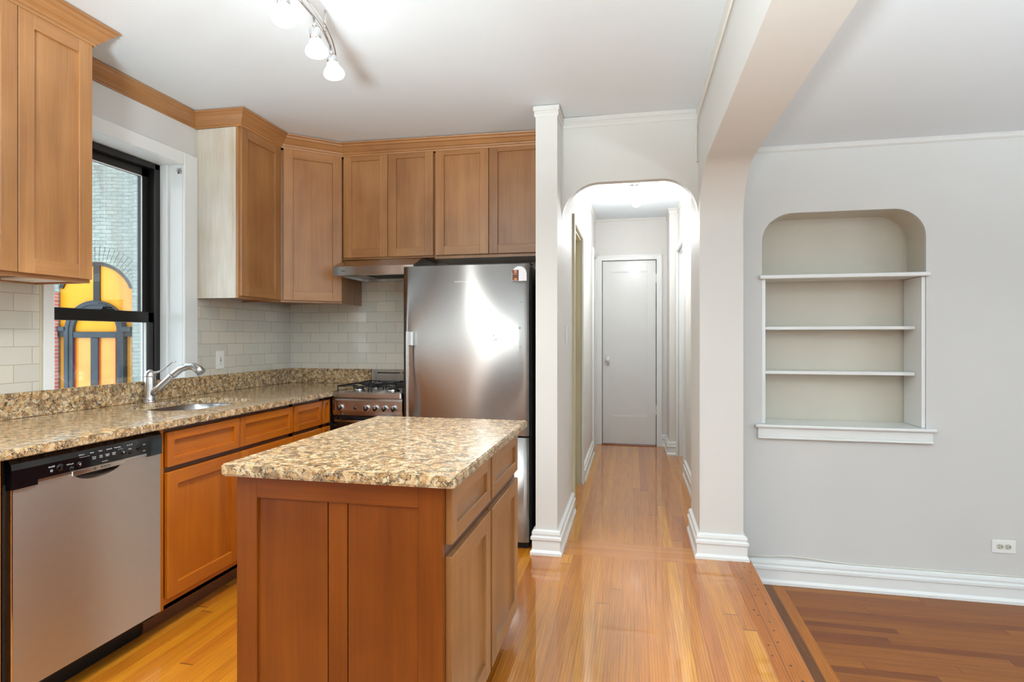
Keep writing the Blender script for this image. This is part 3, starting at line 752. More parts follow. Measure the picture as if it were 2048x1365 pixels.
# ------------------------------------------------------------ worktop, backsplash
def rrect(x0, x1, y0, y1, r, n=8):
    return arc(x1 - r, y1 - r, r, 0, 90, n) + arc(x0 + r, y1 - r, r, 90, 180, n) + arc(x0 + r, y0 + r, r, 180, 270, n) + arc(x1 - r, y0 + r, r, 270, 360, n)
SKX0, SKX1, SKY0, SKY1 = -2.565, -2.125, 2.385, 2.975
fz = lambda u, v, t: (u, v, t)
m = MB()
outer = [(XW + .007, 1.425), (-1.967, 1.425), (-1.955, 1.437), (-1.955, 3.47), (-1.968, 3.478), (-1.978, 3.478), (-1.978, YB - .007), (XW + .007, YB - .007)]
skh = rrect(SKX0, SKX1, SKY0, SKY1, .15, 10)
m.plate(outer, [skh], fz, .897, .921, GRAN)
def inset(pl, d):
    return [(p[0] + (d if p[0] < -2.3 else -d), p[1] + (d if p[1] < 2.6 else -d)) for p in pl]
# eased top and bottom edges
m.plate([(XW + .007, 1.428), (-1.969, 1.428), (-1.959, 1.438), (-1.959, 3.47), (-1.970, 3.476), (-1.98, 3.476), (-1.98, YB - .007), (XW + .007, YB - .007)], [skh], fz, .921, .925, GRAN)
m.plate([(XW + .007, 1.428), (-1.969, 1.428), (-1.959, 1.438), (-1.959, 3.47), (-1.970, 3.476), (-1.98, 3.476), (-1.98, YB - .007), (XW + .007, YB - .007)], [skh], fz, .893, .897, GRAN)
tag(m.build('countertop', loc=(-2.33, 2.7, .893)), 'long speckled granite countertop with sink cutout under the window', 'countertop')
m = MB(); m.box(XW + .007, XW + .027, 1.425, YB - .007, .9255, 1.040, GRAN, .002); m.box(XW + .027, -1.985, YB - .027, YB - .007, .9255, 1.040, GRAN, .002)
tag(m.build('granite_backsplash', loc=(-2.68, 2.7, .925)), 'low granite backsplash strip behind the long counter', 'backsplash')
# sink
t = thing('sink', 'undermount stainless steel sink set in the granite counter', 'sink', (-2.345, 2.68, .70))
m = MB(); d = .004
tb = bmesh.new(); rings = []
for (ins, z, r) in ((-.015, .892, .15), (.0, .8905, .15), (.006, .86, .14), (.02, .74, .12), (.05, .715, .09), (.14, .708, .05)):
    pts = rrect(SKX0 + ins, SKX1 - ins, SKY0 + ins, SKY1 - ins, r, 10); rings.append([tb.verts.new((x, y, z)) for x, y in pts])
for a, b in zip(rings, rings[1:]):
    n = len(a)
    for i in range(n): f = tb.faces.new((a[i], a[(i + 1) % n], b[(i + 1) % n], b[i])); f.smooth = True
tb.faces.new(rings[-1]); m._merge(tb, BOWL)
m.build('bowl', t)
m = MB(); m.lathe([(.042, .0), (.042, .003), (.03, .003), (.028, -.001), (0, -.001)], (-2.345, 2.68, .7085), (0, 0, 1), CHROME); m.build('drain', t)
# faucet
FXx, FYy = -2.632, 2.692
t = thing('faucet', 'satin nickel pull-out kitchen faucet with side lever beside the sink', 'faucet', (FXx, FYy, .925))
m = MB(); m.lathe([(.037, .0003), (.037, .005), (.033, .010), (.029, .012), (.027, .03), (.0275, .09), (.0285, .13), (.0265, .14), (.0265, .143)], (FXx, FYy, .925), (0, 0, 1), STEELR, 32); m.build('body', t)
m = MB(); m.lathe([(.029, .143), (.0295, .147), (.028, .152), (.026, .162), (.02, .172), (.010, .177), (.007, .181), (0, .182)], (FXx, FYy, .925), (0, 0, 1), STEELR, 32)
m.tube([(FXx + .010, FYy + .005, 1.088), (FXx + .03, FYy + .012, 1.089), (FXx + .055, FYy + .022, 1.100), (FXx + .085, FYy + .034, 1.128), (FXx + .105, FYy + .042, 1.147), (FXx + .122, FYy + .048, 1.150)], [.010, .0075, .005, .0045, .004, .0045], STEELR, 12)
m.build('lever', t)
m = MB(); m.tube([(FXx + .005, FYy, .965), (FXx + .05, FYy, 1.000), (FXx + .10, FYy, 1.040), (FXx + .145, FYy, 1.075), (FXx + .15, FYy, 1.079)], [.019, .019, .0185, .018, .018], STEELR, 20); m.build('spout', t)
m = MB(); m.tube([(FXx + .152, FYy, 1.080), (FXx + .157, FYy, 1.084), (FXx + .20, FYy, 1.113), (FXx + .245, FYy, 1.128), (FXx + .285, FYy, 1.126), (FXx + .315, FYy, 1.110), (FXx + .330, FYy, 1.093)], [.0195, .0195, .0185, .019, .021, .023, .024], STEELR, 20); m.build('spray_head', t)

# outlets and switches
def plate_outlet(name, label, cat, o, u, n, w, h, kind):
    t = thing(name, label, cat, o)
    m = MB(); m.M = frame(o, u, n); m.box(-w / 2, w / 2, .0005, .006, -h / 2, h / 2, WPLAST, .002, 2); m.build('cover_plate', t)
    return t
t = plate_outlet('gfci_outlet', 'white safety outlet with red and black buttons on the tiled wall right of the window', 'outlet', (XW + .006, 3.316, 1.136), (0, -1, 0) and (0, 1, 0), UX, .076, .12, 0)
m = MB(); m.M = frame((XW + .006, 3.316, 1.136), UY, UX)
m.box(-.006, .006, .0085, .010, .003, .010, RED, .0008); m.build('reset_button', t, label='red button')
m = MB(); m.M = frame((XW + .006, 3.316, 1.136), UY, UX); m.box(-.006, .006, .0085, .010, -.010, -.003, BLACKM, .0008); m.build('test_button', t, label='black button')
m = MB(); m.M = frame((XW + .006, 3.316, 1.136), UY, UX); m.box(-.018, .018, .006, .0085, -.036, .036, WPLAST, .001)
for s in (-1, 1):
    m.box(-.007, -.0055, .0084, .0088, s * .024 - .004, s * .024 + .004, INKD); m.box(.0055, .007, .0084, .0088, s * .024 - .003, s * .024 + .003, INKD); m.box(-.0018, .0018, .0084, .0088, s * .024 - .0095, s * .024 - .006, INKD)
m.build('socket_face', t)
t = plate_outlet('wall_outlet', 'white double outlet mounted sideways on the right room wall', 'outlet', (2.036, 3.70, .112), UX, (0, -1, 0), .116, .072, 0)
for s in (-1, 1):
    m = MB(); m.M = frame((2.036, 3.70, .112), UX, (0, -1, 0))
    m.plate([(p[0] + s * .0195, p[1]) for p in rrect(-.0165, .0165, -.0145, .0145, .011, 5)], [], lambda u, v, t_: (u, t_, v), .005, .0075, simple('socket_face_cream', S(200, 198, 184), .4))
    c_ = s * .0195
    m.box(c_ - .008, c_, .0074, .0079, .005, .0072, INKD); m.box(c_ - .009, c_, .0074, .0079, -.0072, -.005, INKD); m.box(c_ + .006, c_ + .0115, .0074, .0079, -.003, .003, INKD)
    m.build('socket_face', t)
m = MB(); m.lathe([(.0022, .0), (.0022, .0010), (0, .0012)], (2.036, 3.694, .112), (0, -1, 0), CHROME, 10); m.build('screw', t)
t = plate_outlet('light_switch', 'white toggle light switch on the passage side of the partition wall', 'switch', (-.435, 3.803, 1.304), UY, UX, .074, .118, 0)
m = MB(); m.box(-.430, -.4265, 3.798, 3.808, 1.292, 1.316, WPLAST); m.box(-.4265, -.414, 3.7995, 3.8065, 1.302, 1.312, WPLAST, .001); m.build('toggle', t)

# ------------------------------------------------------------ dishwasher
DX = -1.975
t = thing('dishwasher', 'stainless steel dishwasher with black control panel left of the sink cabinet', 'dishwasher', (-2.3, 1.775, 0))
m = MB(); m.box(XW + .05, DX - .03, 1.470, 2.072, .09, .885, BLACKM); m.box(-2.10, -2.075, 1.46, 2.078, .0, .12, BLACKM); m.build('body', t)
fy = lambda u, v, t_: (t_, u, v)
notch = [(1.890, .803)] + [(1.785 + .103 * math.cos(R(a)), .801 - .042 * math.sin(R(a))) for a in range(10, 171, 10)] + [(1.678, .803)]
m = MB(); m.plate([(1.475, .115), (2.074, .115), (2.074, .803)] + notch + [(1.475, .803)], [], fy, DX - .03, DX, DWST)
m.box(DX - .004, DX + .0015, 1.474, 1.480, .115, .80, CHROME, .001)
dr = m.build('door', t)
m = MB()  # scooped grip
tb = bmesh.new(); rows = []
for j in range(9):
    f_ = j / 8; row = []
    for i in range(19):
        a = R(180 - i * 10); rr = 1 - f_ * .55
        row.append(tb.verts.new((DX - .001 - .030 * math.sin(f_ * math.pi / 2), 1.785 + .106 * math.cos(a) * (1 - f_ * .25), .803 - .044 * math.sin(a) * (1 - f_))))
    rows.append(row)
for a, b in zip(rows, rows[1:]):
    for i in range(18):
        f = tb.faces.new((a[i], a[i + 1], b[i + 1], b[i])); f.smooth = True
m._merge(tb, STEELR); m.build('grip_recess', dr)
m = MB(); m.prism([(DX - .02, .803), (DX + .0035, .803), (DX + .0035, .85), (DX + .001, .876), (DX - .008, .888), (DX - .02, .888)], 'y', 1.556, 2.000, BLACKG) if 0 else None
for (a, b, z0) in ((1.472, 1.556, .789), (1.556, 2.000, .806), (2.000, 2.076, .790)):
    m.prism([(a, z0)] and [(DX - .02, z0), (DX + .006, z0), (DX + .006, .852), (DX + .002, .872), (DX - .010, .886), (DX - .02, .886)], 'y', a, b, BLACKG)
cp = m.build('control_panel', t)
m = MB(); m.box(DX, DX + .0045, 1.556, 2.000, .7955, .806, STEELR, .001); m.box(DX, DX + .0075, 1.676, 1.895, .786, .8055, STEELR, .002); m.build('trim_strip', t, label='bright steel strip under the controls')
text(t, 'BOSCH', .0125, (DX + .0078, 1.808, .7955), UY, (0, 0, 1), INKD)
m = MB(); m.M = frame((DX + .0078, 1.764, .7955), UY, UX)
m.tube([(.0046 * math.cos(R(a)), .0002, .0046 * math.sin(R(a))) for a in range(0, 360, 18)], .0005, INKD, 6, close=True); m.box(-.0022, -.0014, 0, .0004, -.003, .003, INKD); m.box(.0014, .0022, 0, .0004, -.003, .003, INKD); m.box(-.0014, .0014, 0, .0004, -.0004, .0004, INKD)
m.build('emblem', t)
PXd = DX + .0063
for s, y, z, sz in (('On/Off', 1.602, .8375, .0075), ('Half Load', 1.668, .8325, .0065), ('Delicate', 1.712, .857, .0065), ('Rinse', 1.753, .857, .0065), ('Wash', 1.787, .857, .0065), ('Sanitized', 1.824, .857, .0065), ('Processing', 1.860, .857, .0065),
                    ('Power\nScrub', 1.762, .836, .0062), ('Auto\nWash', 1.790, .836, .0062), ('Regular\nWash', 1.817, .836, .0062), ('Quick\nWash', 1.845, .836, .0062), ('Cancel/Drain', 1.806, .815, .0045), ('Delay', 1.917, .840, .0065), ('Start', 1.985, .845, .0065), ('Reset', 1.985, .819, .0055), ('<', 1.704, .824, .014), ('>', 1.887, .832, .014), ('1h  2h  4h', 1.915, .856, .0065)):
    text(cp, s, sz, (PXd + (.0028 if s in '<>' else 0), y, z), UY, (0, 0, 1), INKW if s in '<>' else INK)
m = MB()
for y, z, r in ((1.632, .829, .013), (1.675, .815, .009), (1.704, .824, .0105), (1.887, .832, .0105), (1.919, .826, .008), (1.957, .836, .011)):
    m = MB(); m.lathe([(r, 0), (r, .0015), (r - .001, .0028), (0, .0022)], (DX + .006, y, z), UX, BLACKG, 24); m.build('button', cp)
m = MB()
for z0, ya, yb in ((.8475, 1.704, 1.744), (.8475, 1.862, 1.885)):
    m = MB(); m.box(DX + .006, DX + .0064, ya, yb, z0, z0 + .0007, INK); m.build('printed_line', cp)
m = MB()
m.lathe([(.0045, 0), (.0045, .0004), (.0030, .0004), (.0030, 0)], (DX + .006, 1.602, .824), UX, INK, 16)
m.build('power_symbol', cp)

# ------------------------------------------------------------ range
SX0, SX1, SY = -1.962, -1.462, 3.48
t = thing('gas_range', 'stainless steel gas range with black grates between counter and refrigerator', 'stove', (-1.71, 3.8, 0))
m = MB(); m.box(SX0 + .003, SX1 - .003, SY + .02, 4.06, .02, .90, DGREY); m.box(SX0 + .01, SX1 - .01, SY + .04, 4.0, .0, .03, BLACKM); m.build('body', t)
m = MB(); m.prism([(SY + .03, .768), (SY + .006, .768), (SY - .006, .80), (SY - .006, .868), (SY + .002, .884), (SY + .03, .884)], 'x', SX0 + .004, SX1 - .002, STEELH, False); pn = m.build('control_panel', t)
m = MB()
m.plate(rrect(SX0 - .002, SX1 + .002, SY - .012, 4.07, .02, 5), [], fz, .8875, .912, STEELH); m.plate(rrect(SX0 + .004, SX1 - .004, SY - .006, 4.064, .016, 5), [], fz, .912, .919, STEELH)
m.plate(rrect(SX0 + .02, SX1 - .02, SY + .03, 4.03, .02, 5), [], fz, .919, .9205, STEELH)
m.build('cooktop', t)
for i, x in enumerate((-1.897, -1.710, -1.646, -1.582, -1.519)):
    m = MB(); m.lathe([(.0215, .0), (.0215, .006), (.0195, .010), (.017, .011)], (x, SY - .006, .820), (0, -1, 0), CHROME, 28); m.lathe([(.0165, .0105), (.0155, .022), (.012, .024), (0, .024)], (x, SY - .006, .820), (0, -1, 0), BLACKG, 24)
    m.box(x - .0035, x + .0035, SY - .036, SY - .028, .804, .836, CHROME, .0015); m.box(x - .004, x + .004, SY - .040, SY - .028, .803, .820, BLACKG, .001)
    m.build('knob', pn)
    text(pn, ['O', '::', '::', '::', '::'][i], .012, (x, SY - .0065, .857), UX, (0, 0, 1), INKD)
m = MB(); m.lathe([(.010, .0), (.010, .006), (.007, .009), (0, .009)], (-1.795, SY - .006, .819), (0, -1, 0), BLACKG, 20); m.build('ignition_button', pn)
m = MB(); m.box(SX0 + .004, SX1 - .002, SY, SY + .03, .17, .762, BLACKG, .003); od = m.build('oven_door', t)
m = MB(); m.tube([(SX0 + .04, SY - .035, .735), (SX1 - .04, SY - .035, .735)], .009, STEELR, 14)
for x in (SX0 + .05, SX1 - .05): m.tube([(x, SY, .735), (x, SY - .035, .735)], .006, STEELR, 10)
m.build('handle', od)
m = MB(); m.box(SX0 + .004, SX1 - .002, SY, SY + .03, .04, .163, STEELH, .003); m.build('bottom_drawer', t)
m = MB(); m.plate([(SX0 + .02, .919), (SX1 - .02, .919), (SX1 - .02, 1.035), (SX0 + .02, 1.035)], [[(SX0 + .055, 1.012), (SX0 + .055, 1.020), (-1.722, 1.020), (-1.722, 1.012)], [(-1.703, 1.012), (-1.703, 1.020), (SX1 - .055, 1.020), (SX1 - .055, 1.012)]], lambda u, v, t_: (u, t_, v), 4.045, 4.06, STEELH)
m.box(SX0 + .02, SX1 - .02, 4.062, 4.075, .90, 1.035, BLACKM); m.box(SX0 + .02, SX1 - .02, 4.04, 4.08, 1.035, 1.042, STEELH); m.build('rear_guard', t)
m = MB()
for cx in (-1.835, -1.588):
    for cy in (3.62, 3.88):
        pass
for cx, cy, r in ((-1.835, 3.62, .04), (-1.588, 3.62, .048), (-1.835, 3.88, .034), (-1.588, 3.88, .04)):
    mm = MB(); mm.lathe([(r, .0), (r, .012), (r * .8, .016)], (cx, cy, .9205), (0, 0, 1), CHROME, 28); mm.lathe([(r * .8, .016), (r * .78, .022), (0, .023)], (cx, cy, .9205), (0, 0, 1), IRON, 28); mm.build('burner', t)
for gx0, gx1 in ((-1.945, -1.722), (-1.702, -1.479)):
    mm = MB(); z = .958; rr = .005
    mm.tube([(gx0, 3.52, z), (gx1, 3.52, z), (gx1, 3.99, z), (gx0, 3.99, z)], rr, IRON, 8, close=True)
    for cy in (3.62, 3.88):
        cx = (gx0 + gx1) / 2
        mm.tube([(gx0, cy, z), (gx0 + .07, cy, z)], rr, IRON, 8); mm.tube([(gx1 - .07, cy, z), (gx1, cy, z)], rr, IRON, 8)
        mm.tube([(cx, cy - .10, z), (cx, cy - .035, z)], rr, IRON, 8); mm.tube([(cx, cy + .035, z), (cx, cy + .11, z)], rr, IRON, 8)
    mm.tube([(gx0, 3.75, z), (gx1, 3.75, z)], rr, IRON, 8)
    for x in (gx0, gx1):
        for y in (3.52, 3.75, 3.99): mm.tube([(x, y, z), (x, y, .9215)], rr, IRON, 8)
    mm.build('grate', t)

# ------------------------------------------------------------ range hood
HX0, HX1 = -2.035, -1.445
t = thing('range_hood', 'stainless steel under-cabinet range hood above the stove', 'range hood', (-1.74, 3.9, 1.714))
prof = [(3.62, 1.716), (3.62, 1.777), (3.795, 1.848), (4.10, 1.848), (4.10, 1.716), (4.06, 1.716), (4.06, 1.735), (3.66, 1.735), (3.66, 1.716)]
m = MB(); m.plate([(3.62, 1.716), (3.62, 1.777), (3.795, 1.848), (4.12, 1.848), (4.12, 1.735), (3.66, 1.735), (3.66, 1.716)], [], lambda u, v, t_: (t_, u, v), HX0, HX1, STEELH); 
m.box(HX0, HX0 + .012, 3.66, 4.12, 1.716, 1.736, STEELH); m.box(HX1 - .012, HX1, 3.66, 4.12, 1.716, 1.736, STEELH); m.box(HX0, HX1, 4.08, 4.12, 1.716, 1.736, STEELH); m.build('canopy', t)
m = MB(); m.box(HX0 + .17, HX1 - .06, 3.70, 4.00, 1.727, 1.734, BLACKM)
for k in range(3): m.box(HX0 + .17, HX1 - .06, 3.74 + k * .09, 3.745 + k * .09, 1.725, 1.727, IRON)
m.build('filter', t)
for x in (HX0 + .07, HX0 + .12):
    m = MB(); m.lathe([(.012, 0), (.012, .006), (0, .006)], (x, 3.70, 1.735), (0, 0, -1), CHROME, 16); m.build('switch_button', t)
text(t, 'Allure', .013, (HX0 + .075, 3.6196, 1.746), UX, (0, 0, 1), INKD)

# ------------------------------------------------------------ refrigerator
RX0, RX1, RY = -1.418, -.612, 3.38
t = thing('refrigerator', 'tall stainless steel bottom-freezer refrigerator with dented door', 'refrigerator', (-1.01, 3.75, 0))
m = MB(); m.box(RX0 + .008, RX1 + .006, RY + .075, 4.10, .03, 1.722, DGREY, .004); m.box(RX0 + .02, RX1 - .01, RY + .04, 4.05, .0, .05, BLACKM); m.build('case', t, label='dark grey side case')
def fdoor(z0, z1):
    m = MB(); tb = bmesh.new()
    n = 24; pr = []
    for i in range(n + 1):
        f = i / n; x = RX0 + (RX1 - RX0) * f; pr.append((x, RY + .006 * (2 * f - 1) ** 2 + (.006 if i in (0, n) else 0)))
    pr += [(RX1, RY + .065), (RX0, RY + .065)]
    A = [tb.verts.new((x, y, z0)) for x, y in pr]; B = [tb.verts.new((x, y, z1)) for x, y in pr]
    tb.faces.new(A); tb.faces.new(B[::-1])
    for i in range(len(pr)):
        j = (i + 1) % len(pr); f = tb.faces.new((A[i], B[i], B[j], A[j])); f.smooth = i < n
    bmesh.ops.recalc_face_normals(tb, faces=tb.faces[:]); m._merge(tb, STEEL); return m
ud = fdoor(.688, 1.733).build('upper_door', t)
ld = fdoor(.045, .678).build('freezer_drawer', t)
m = MB(); m.box(RX0 + .03, RX1 - .004, RY + .066, RY + .075, .05, 1.72, BLACKM); m.build('door_gasket', t)
def fh(z0, z1, par):
    m = MB(); m.box(RX0 + .040, RX0 + .056, RY - .050, RY - .034, z0, z1, STEELR, .003, 2); m.box(RX0 + .040, RX0 + .075, RY - .036, RY + .004, z1 - .09, z1 - .002, STEELR, .003); m.box(RX0 + .040, RX0 + .075, RY - .036, RY + .004, z0 + .002, z0 + .06, STEELR, .003); m.build('handle', par)
fh(.72, 1.325, ud)
m = MB(); m.box(RX0 + .08, RX1 - .08, RY - .050, RY - .034, .612, .628, STEELR, .003, 2)
for x in (RX0 + .10, RX1 - .12): m.box(x, x + .02, RY - .036, RY + .004, .612, .628, STEELR, .002)
m.build('handle', ld)
m = MB(); m.box(RX1 - .09, RX1 + .004, RY + .03, RY + .13, 1.7335, 1.742, DGREY, .002); m.build('hinge_cover', t)
text(ud, 'FISHER&PAYKEL', .0125, (-1.035, RY - .0006, 1.630), UX, (0, 0, 1), INKW)
m = MB()
for x, z, r in ((-.83, 1.30, .006), (-.815, 1.275, .006), (-.828, 1.268, .005), (-.668, 1.345, .006), (-.665, 1.23, .005), (-.66, 1.135, .006), (-.66, 1.50, .004)):
    m = MB(); m.lathe([(r, 0), (r * .9, .0014), (r * .5, .0024), (0, .0028)], (x, RY + .004 * 1.0 - .002, z), (0, -1, 0), STEEL, 20); m.build('dent', ud)
# energy sticker with a little photo
st = thing('fridge_sticker', 'white round-topped sticker with brown photo at the top corner of refrigerator', 'sticker', (-.675, RY + .001, 1.67))
fs = lambda u, v, t_: (u, t_, v)
stx0, stx1 = -.715, -.625
m = MB(); m.plate([(stx0, 1.628), (stx1, 1.628), (stx1, 1.672)] + arc(-.670, 1.672, .045, 0, 180, 14)[1:-1] + [(stx0, 1.672)], [], fs, RY + .0012, RY - .0004, simple('sticker_paper', (.78, .77, .8, 1), .4)); m.build('paper', st)
BR = simple('photo_brown', S(96, 52, 30), .3, var=.5); OR = simple('photo_orange', S(206, 130, 60), .3, var=.3)
m = MB(); m.box(stx0 + .002, stx0 + .042, RY - .0008, RY + .0002, 1.630, 1.695, BR); m.box(stx0 + .014, stx0 + .030, RY - .0012, RY - .0008, 1.676, 1.692, OR); m.box(stx0 + .014, stx0 + .032, RY - .0012, RY - .0008, 1.634, 1.644, OR); m.box(stx0 + .004, stx0 + .034, RY - .0012, RY - .0008, 1.668, 1.671, simple('photo_pink', S(190, 140, 130), .3))
m.build('printed_photo', st)

# ------------------------------------------------------------ island
t = thing('kitchen_island', 'freestanding cherry wood kitchen island with drawers and doors, below pale granite top', 'kitchen island', (-.82, 1.97, 0))
IX0, IX1, IY0, IY1 = -1.155, -.512, 1.505, 2.47
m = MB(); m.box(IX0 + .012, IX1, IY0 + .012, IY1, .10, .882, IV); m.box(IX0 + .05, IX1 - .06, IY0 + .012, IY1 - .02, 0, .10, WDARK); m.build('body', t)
m = MB(); m.M = frame((IX0, IY0 + .012, 0), UX, (0, -1, 0))
W = IX1 - IX0
m.box(0, .066, 0, .022, 0, .882, IV, .001); m.box(W - .070, W, 0, .022, 0, .882, IV, .001); m.box(.066, W - .070, 0, .022, .812, .882, IH, .001)
m.box(.066, W - .070, 0, .022, 0, .10, IH, .001)
m.build('end_frame', t)
for a, b in ((.064, .290), (.293, .352), (.355, W - .068)):
    m = MB(); m.M = frame((IX0, IY0 + .012, 0), UX, (0, -1, 0)); m.box(a, b, 0, .012, .09, .815, IV, .002); m.build('end_plank', t)
for y in (IY0 + .012,):
    m = MB(); m.box(IX0, IX0 + .012, IY0 + .012, IY1, .0, .882, IV); m.build('side_panel', t)
    m = MB()
    for z0, z1 in ((.75, .86), (.20, .60)): m.box(IX0 - .004, IX0, IY0 - .006, IY0 + .02, z0, z1, IV, .001)
    m.build('side_lip', t)
DF = IX1
for k, (a, b) in enumerate(((1.522, 1.962), (1.986, 2.450))):
    front(t, 'drawer', (DF, a, .706), UY, UX, b - a, .160, MV, MH, st=.046, vertical=False); front(t, 'door', (DF, a, .10), UY, UX, b - a, .572, MV, MH, st=.062)
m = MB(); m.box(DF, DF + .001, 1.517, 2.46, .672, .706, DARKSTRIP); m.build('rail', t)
m = MB()
m.plate([(-1.168, 1.447), (-.474, 1.447), (-.461, 1.460), (-.461, 2.510), (-1.181, 2.510), (-1.181, 1.460)], [], fz, .889, .9105, GRAN)
m.plate([(-1.166, 1.450), (-.476, 1.450), (-.465, 1.462), (-.465, 2.506), (-1.177, 2.506), (-1.177, 1.462)], [], fz, .9105, .915, GRAN)
m.plate([(-1.166, 1.450), (-.476, 1.450), (-.465, 1.462), (-.465, 2.506), (-1.177, 2.506), (-1.177, 1.462)], [], fz, .883, .889, GRAN)
tag(m.build('island_countertop', loc=(-.82, 1.97, .883)), 'golden speckled granite top resting on the kitchen island', 'countertop')

# ------------------------------------------------------------ hall doors
def pdoor(parent, o, u, n, w, h, pw=.11, top=.12, bot=.24, mat=DOORP):
    m = MB(); m.M = frame(o, u, n); th = .035
    m.box(0, pw, -th, 0, 0, h, mat, .001); m.box(w - pw, w, -th, 0, 0, h, mat, .001); m.box(pw, w - pw, -th, 0, h - top, h, mat, .001); m.box(pw, w - pw, -th, 0, 0, bot, mat, .001)
    return m
def paneli(parent, o, u, n, w, h, pw, top, bot, mat=DOORP):
    m = MB(); m.M = frame(o, u, n)
    q = .012
    m.plate([(pw, bot), (w - pw, bot), (w - pw, h - top), (pw, h - top)], [[(pw + q, bot + q), (pw + q, h - top - q), (w - pw - q, h - top - q), (w - pw - q, bot + q)]], lambda a, b, t_: (a, t_, b), -.018, -.006, mat)
    m.box(pw, w - pw, -.025, -.016, bot, h - top, mat); return m
# end door
de = pdoor(None, (-.352, 6.945, .012), UX, (0, -1, 0), .622, 2.188, .098, .125, .33).build('door_1'); de['kind'] = 'structure'
paneli(None, (-.352, 6.945, .012), UX, (0, -1, 0), .622, 2.188, .098, .125, .33).build('door_panel', de)
m = MB(); m.lathe([(.027, 0), (.027, .003), (.012, .005), (.010, .025), (.016, .028)], (-.288, 6.945, 1.03), (0, -1, 0), CHROME, 24); m.lathe([(.016, .028), (.027, .036), (.030, .048), (.026, .060), (0, .064)], (-.288, 6.945, 1.03), (0, -1, 0), KNOBG, 12, smooth=False); m.build('door_knob', de)
m = MB(); m.plate([(p[0], p[1]) for p in arc(-.292, .965, .022, 0, 360, 18, .028)[:-1]], [], fs, 6.945, 6.942, CHROME); m.lathe([(.006, 0), (.006, .001), (0, .001)], (-.290, 6.942, .968), (0, -1, 0), BLACKM, 12); m.build('keyhole_plate', de)
m = MB()
for z in (.37, 1.93): m.box(.266, .280, 6.935, 6.946, z, z + .11, DOORP, .001)
m.build('hinge', de)
def casing(name, mk):
    m = MB(); mk(m); return struct(m, name)
def c1(m):
    for x0, x1 in ((-.425, -.358), (.277, .339)):
        m.box(x0, x1, 6.903, 6.925, 0, 2.262, TRIM, .002); 
    m.box(-.421, .335, 6.904, 6.925, 2.205, 2.262, TRIM, .002)
    m.box(.327, .339, 6.896, 6.905, 0, 2.262, TRIM, .001); m.box(-.425, -.413, 6.896, 6.905, 0, 2.262, TRIM, .001); m.box(-.425, .339, 6.896, 6.905, 2.25, 2.262, TRIM, .001)
casing('trim_6', c1)
m = MB(); m.box(-.36, .28, 6.90, 6.95, 0, .010, simple('threshold_varnish', S(150, 66, 22), .15, coat=.8, bump=.5, bscale=40), .002); struct(m, 'trim_7')
# near left doorway (closed pale door)
def c2(m):
    for a, b in ((4.205, 4.27), (4.98, 5.05)):
        m.box(-.44, -.417, a, b, 0, 2.20, OLIVE if a < 4.5 else TRIM, .002)
    m.box(-.44, -.417, 4.27, 4.98, 2.14, 2.20, TRIM, .002)
    m.box(-.56, -.44, 4.27, 4.285, .0, 2.14, OLIVE); m.box(-.56, -.44, 4.965, 4.98, .0, 2.14, OLIVE); m.box(-.56, -.44, 4.285, 4.965, 2.125, 2.14, OLIVE)
    m.box(-.55, -.42, 4.27, 4.98, .0, .012, FLOORX); m.box(-.52, -.49, 4.285, 4.965, .012, .15, TRIM) if 0 else None
casing('trim_8', c2)
dl = pdoor(None, (-.490, 4.288, .014), UY, UX, .674, 2.108, .10, .12, .22, OLIVE).build('door_2'); dl['kind'] = 'structure'
paneli(None, (-.490, 4.288, .014), UY, UX, .674, 2.108, .10, .12, .22, OLIVE).build('door_panel', dl)
def c3(m):
    m.box(-.44, -.417, 6.355, 6.42, 0, 2.285, TRIM, .002); m.box(-.44, -.417, 6.83, 6.89, 0, 2.285, TRIM, .002); m.box(-.44, -.417, 6.42, 6.83, 2.225, 2.285, TRIM, .002)
    m.box(-.56, -.44, 6.42, 6.43, 0, 2.26, TRIM); m.box(-.56, -.44, 6.82, 6.83, 0, 2.26, TRIM); m.box(-.56, -.44, 6.43, 6.82, 2.25, 2.26, TRIM)
casing('trim_9', c3)
d3 = pdoor(None, (-.485, 6.433, .01), UY, UX, .384, 2.235, .08, .12, .24).build('door_3'); d3['kind'] = 'structure'
paneli(None, (-.485, 6.433, .01), UY, UX, .384, 2.235, .08, .12, .24).build('door_panel', d3)
def c4(m):
    m.box(.462, .49, 5.53, 5.60, 0, 2.28, TRIM, .002); m.box(.462, .49, 6.40, 6.45, 0, 2.28, TRIM, .002); m.box(.462, .49, 5.60, 6.40, 2.21, 2.28, TRIM, .002)
    m.box(.49, .61, 5.60, 5.612, 0, 2.21, TRIM); m.box(.49, .61, 6.388, 6.40, 0, 2.21, TRIM); m.box(.49, .61, 5.612, 6.388, 2.198, 2.21, TRIM)
casing('trim_10', c4)
d4 = pdoor(None, (.54, 6.385, .01), (0, -1, 0), (-1, 0, 0), .770, 2.185, .10, .12, .24).build('door_4'); d4['kind'] = 'structure'
paneli(None, (.54, 6.385, .01), (0, -1, 0), (-1, 0, 0), .770, 2.185, .10, .12, .24).build('door_panel', d4)

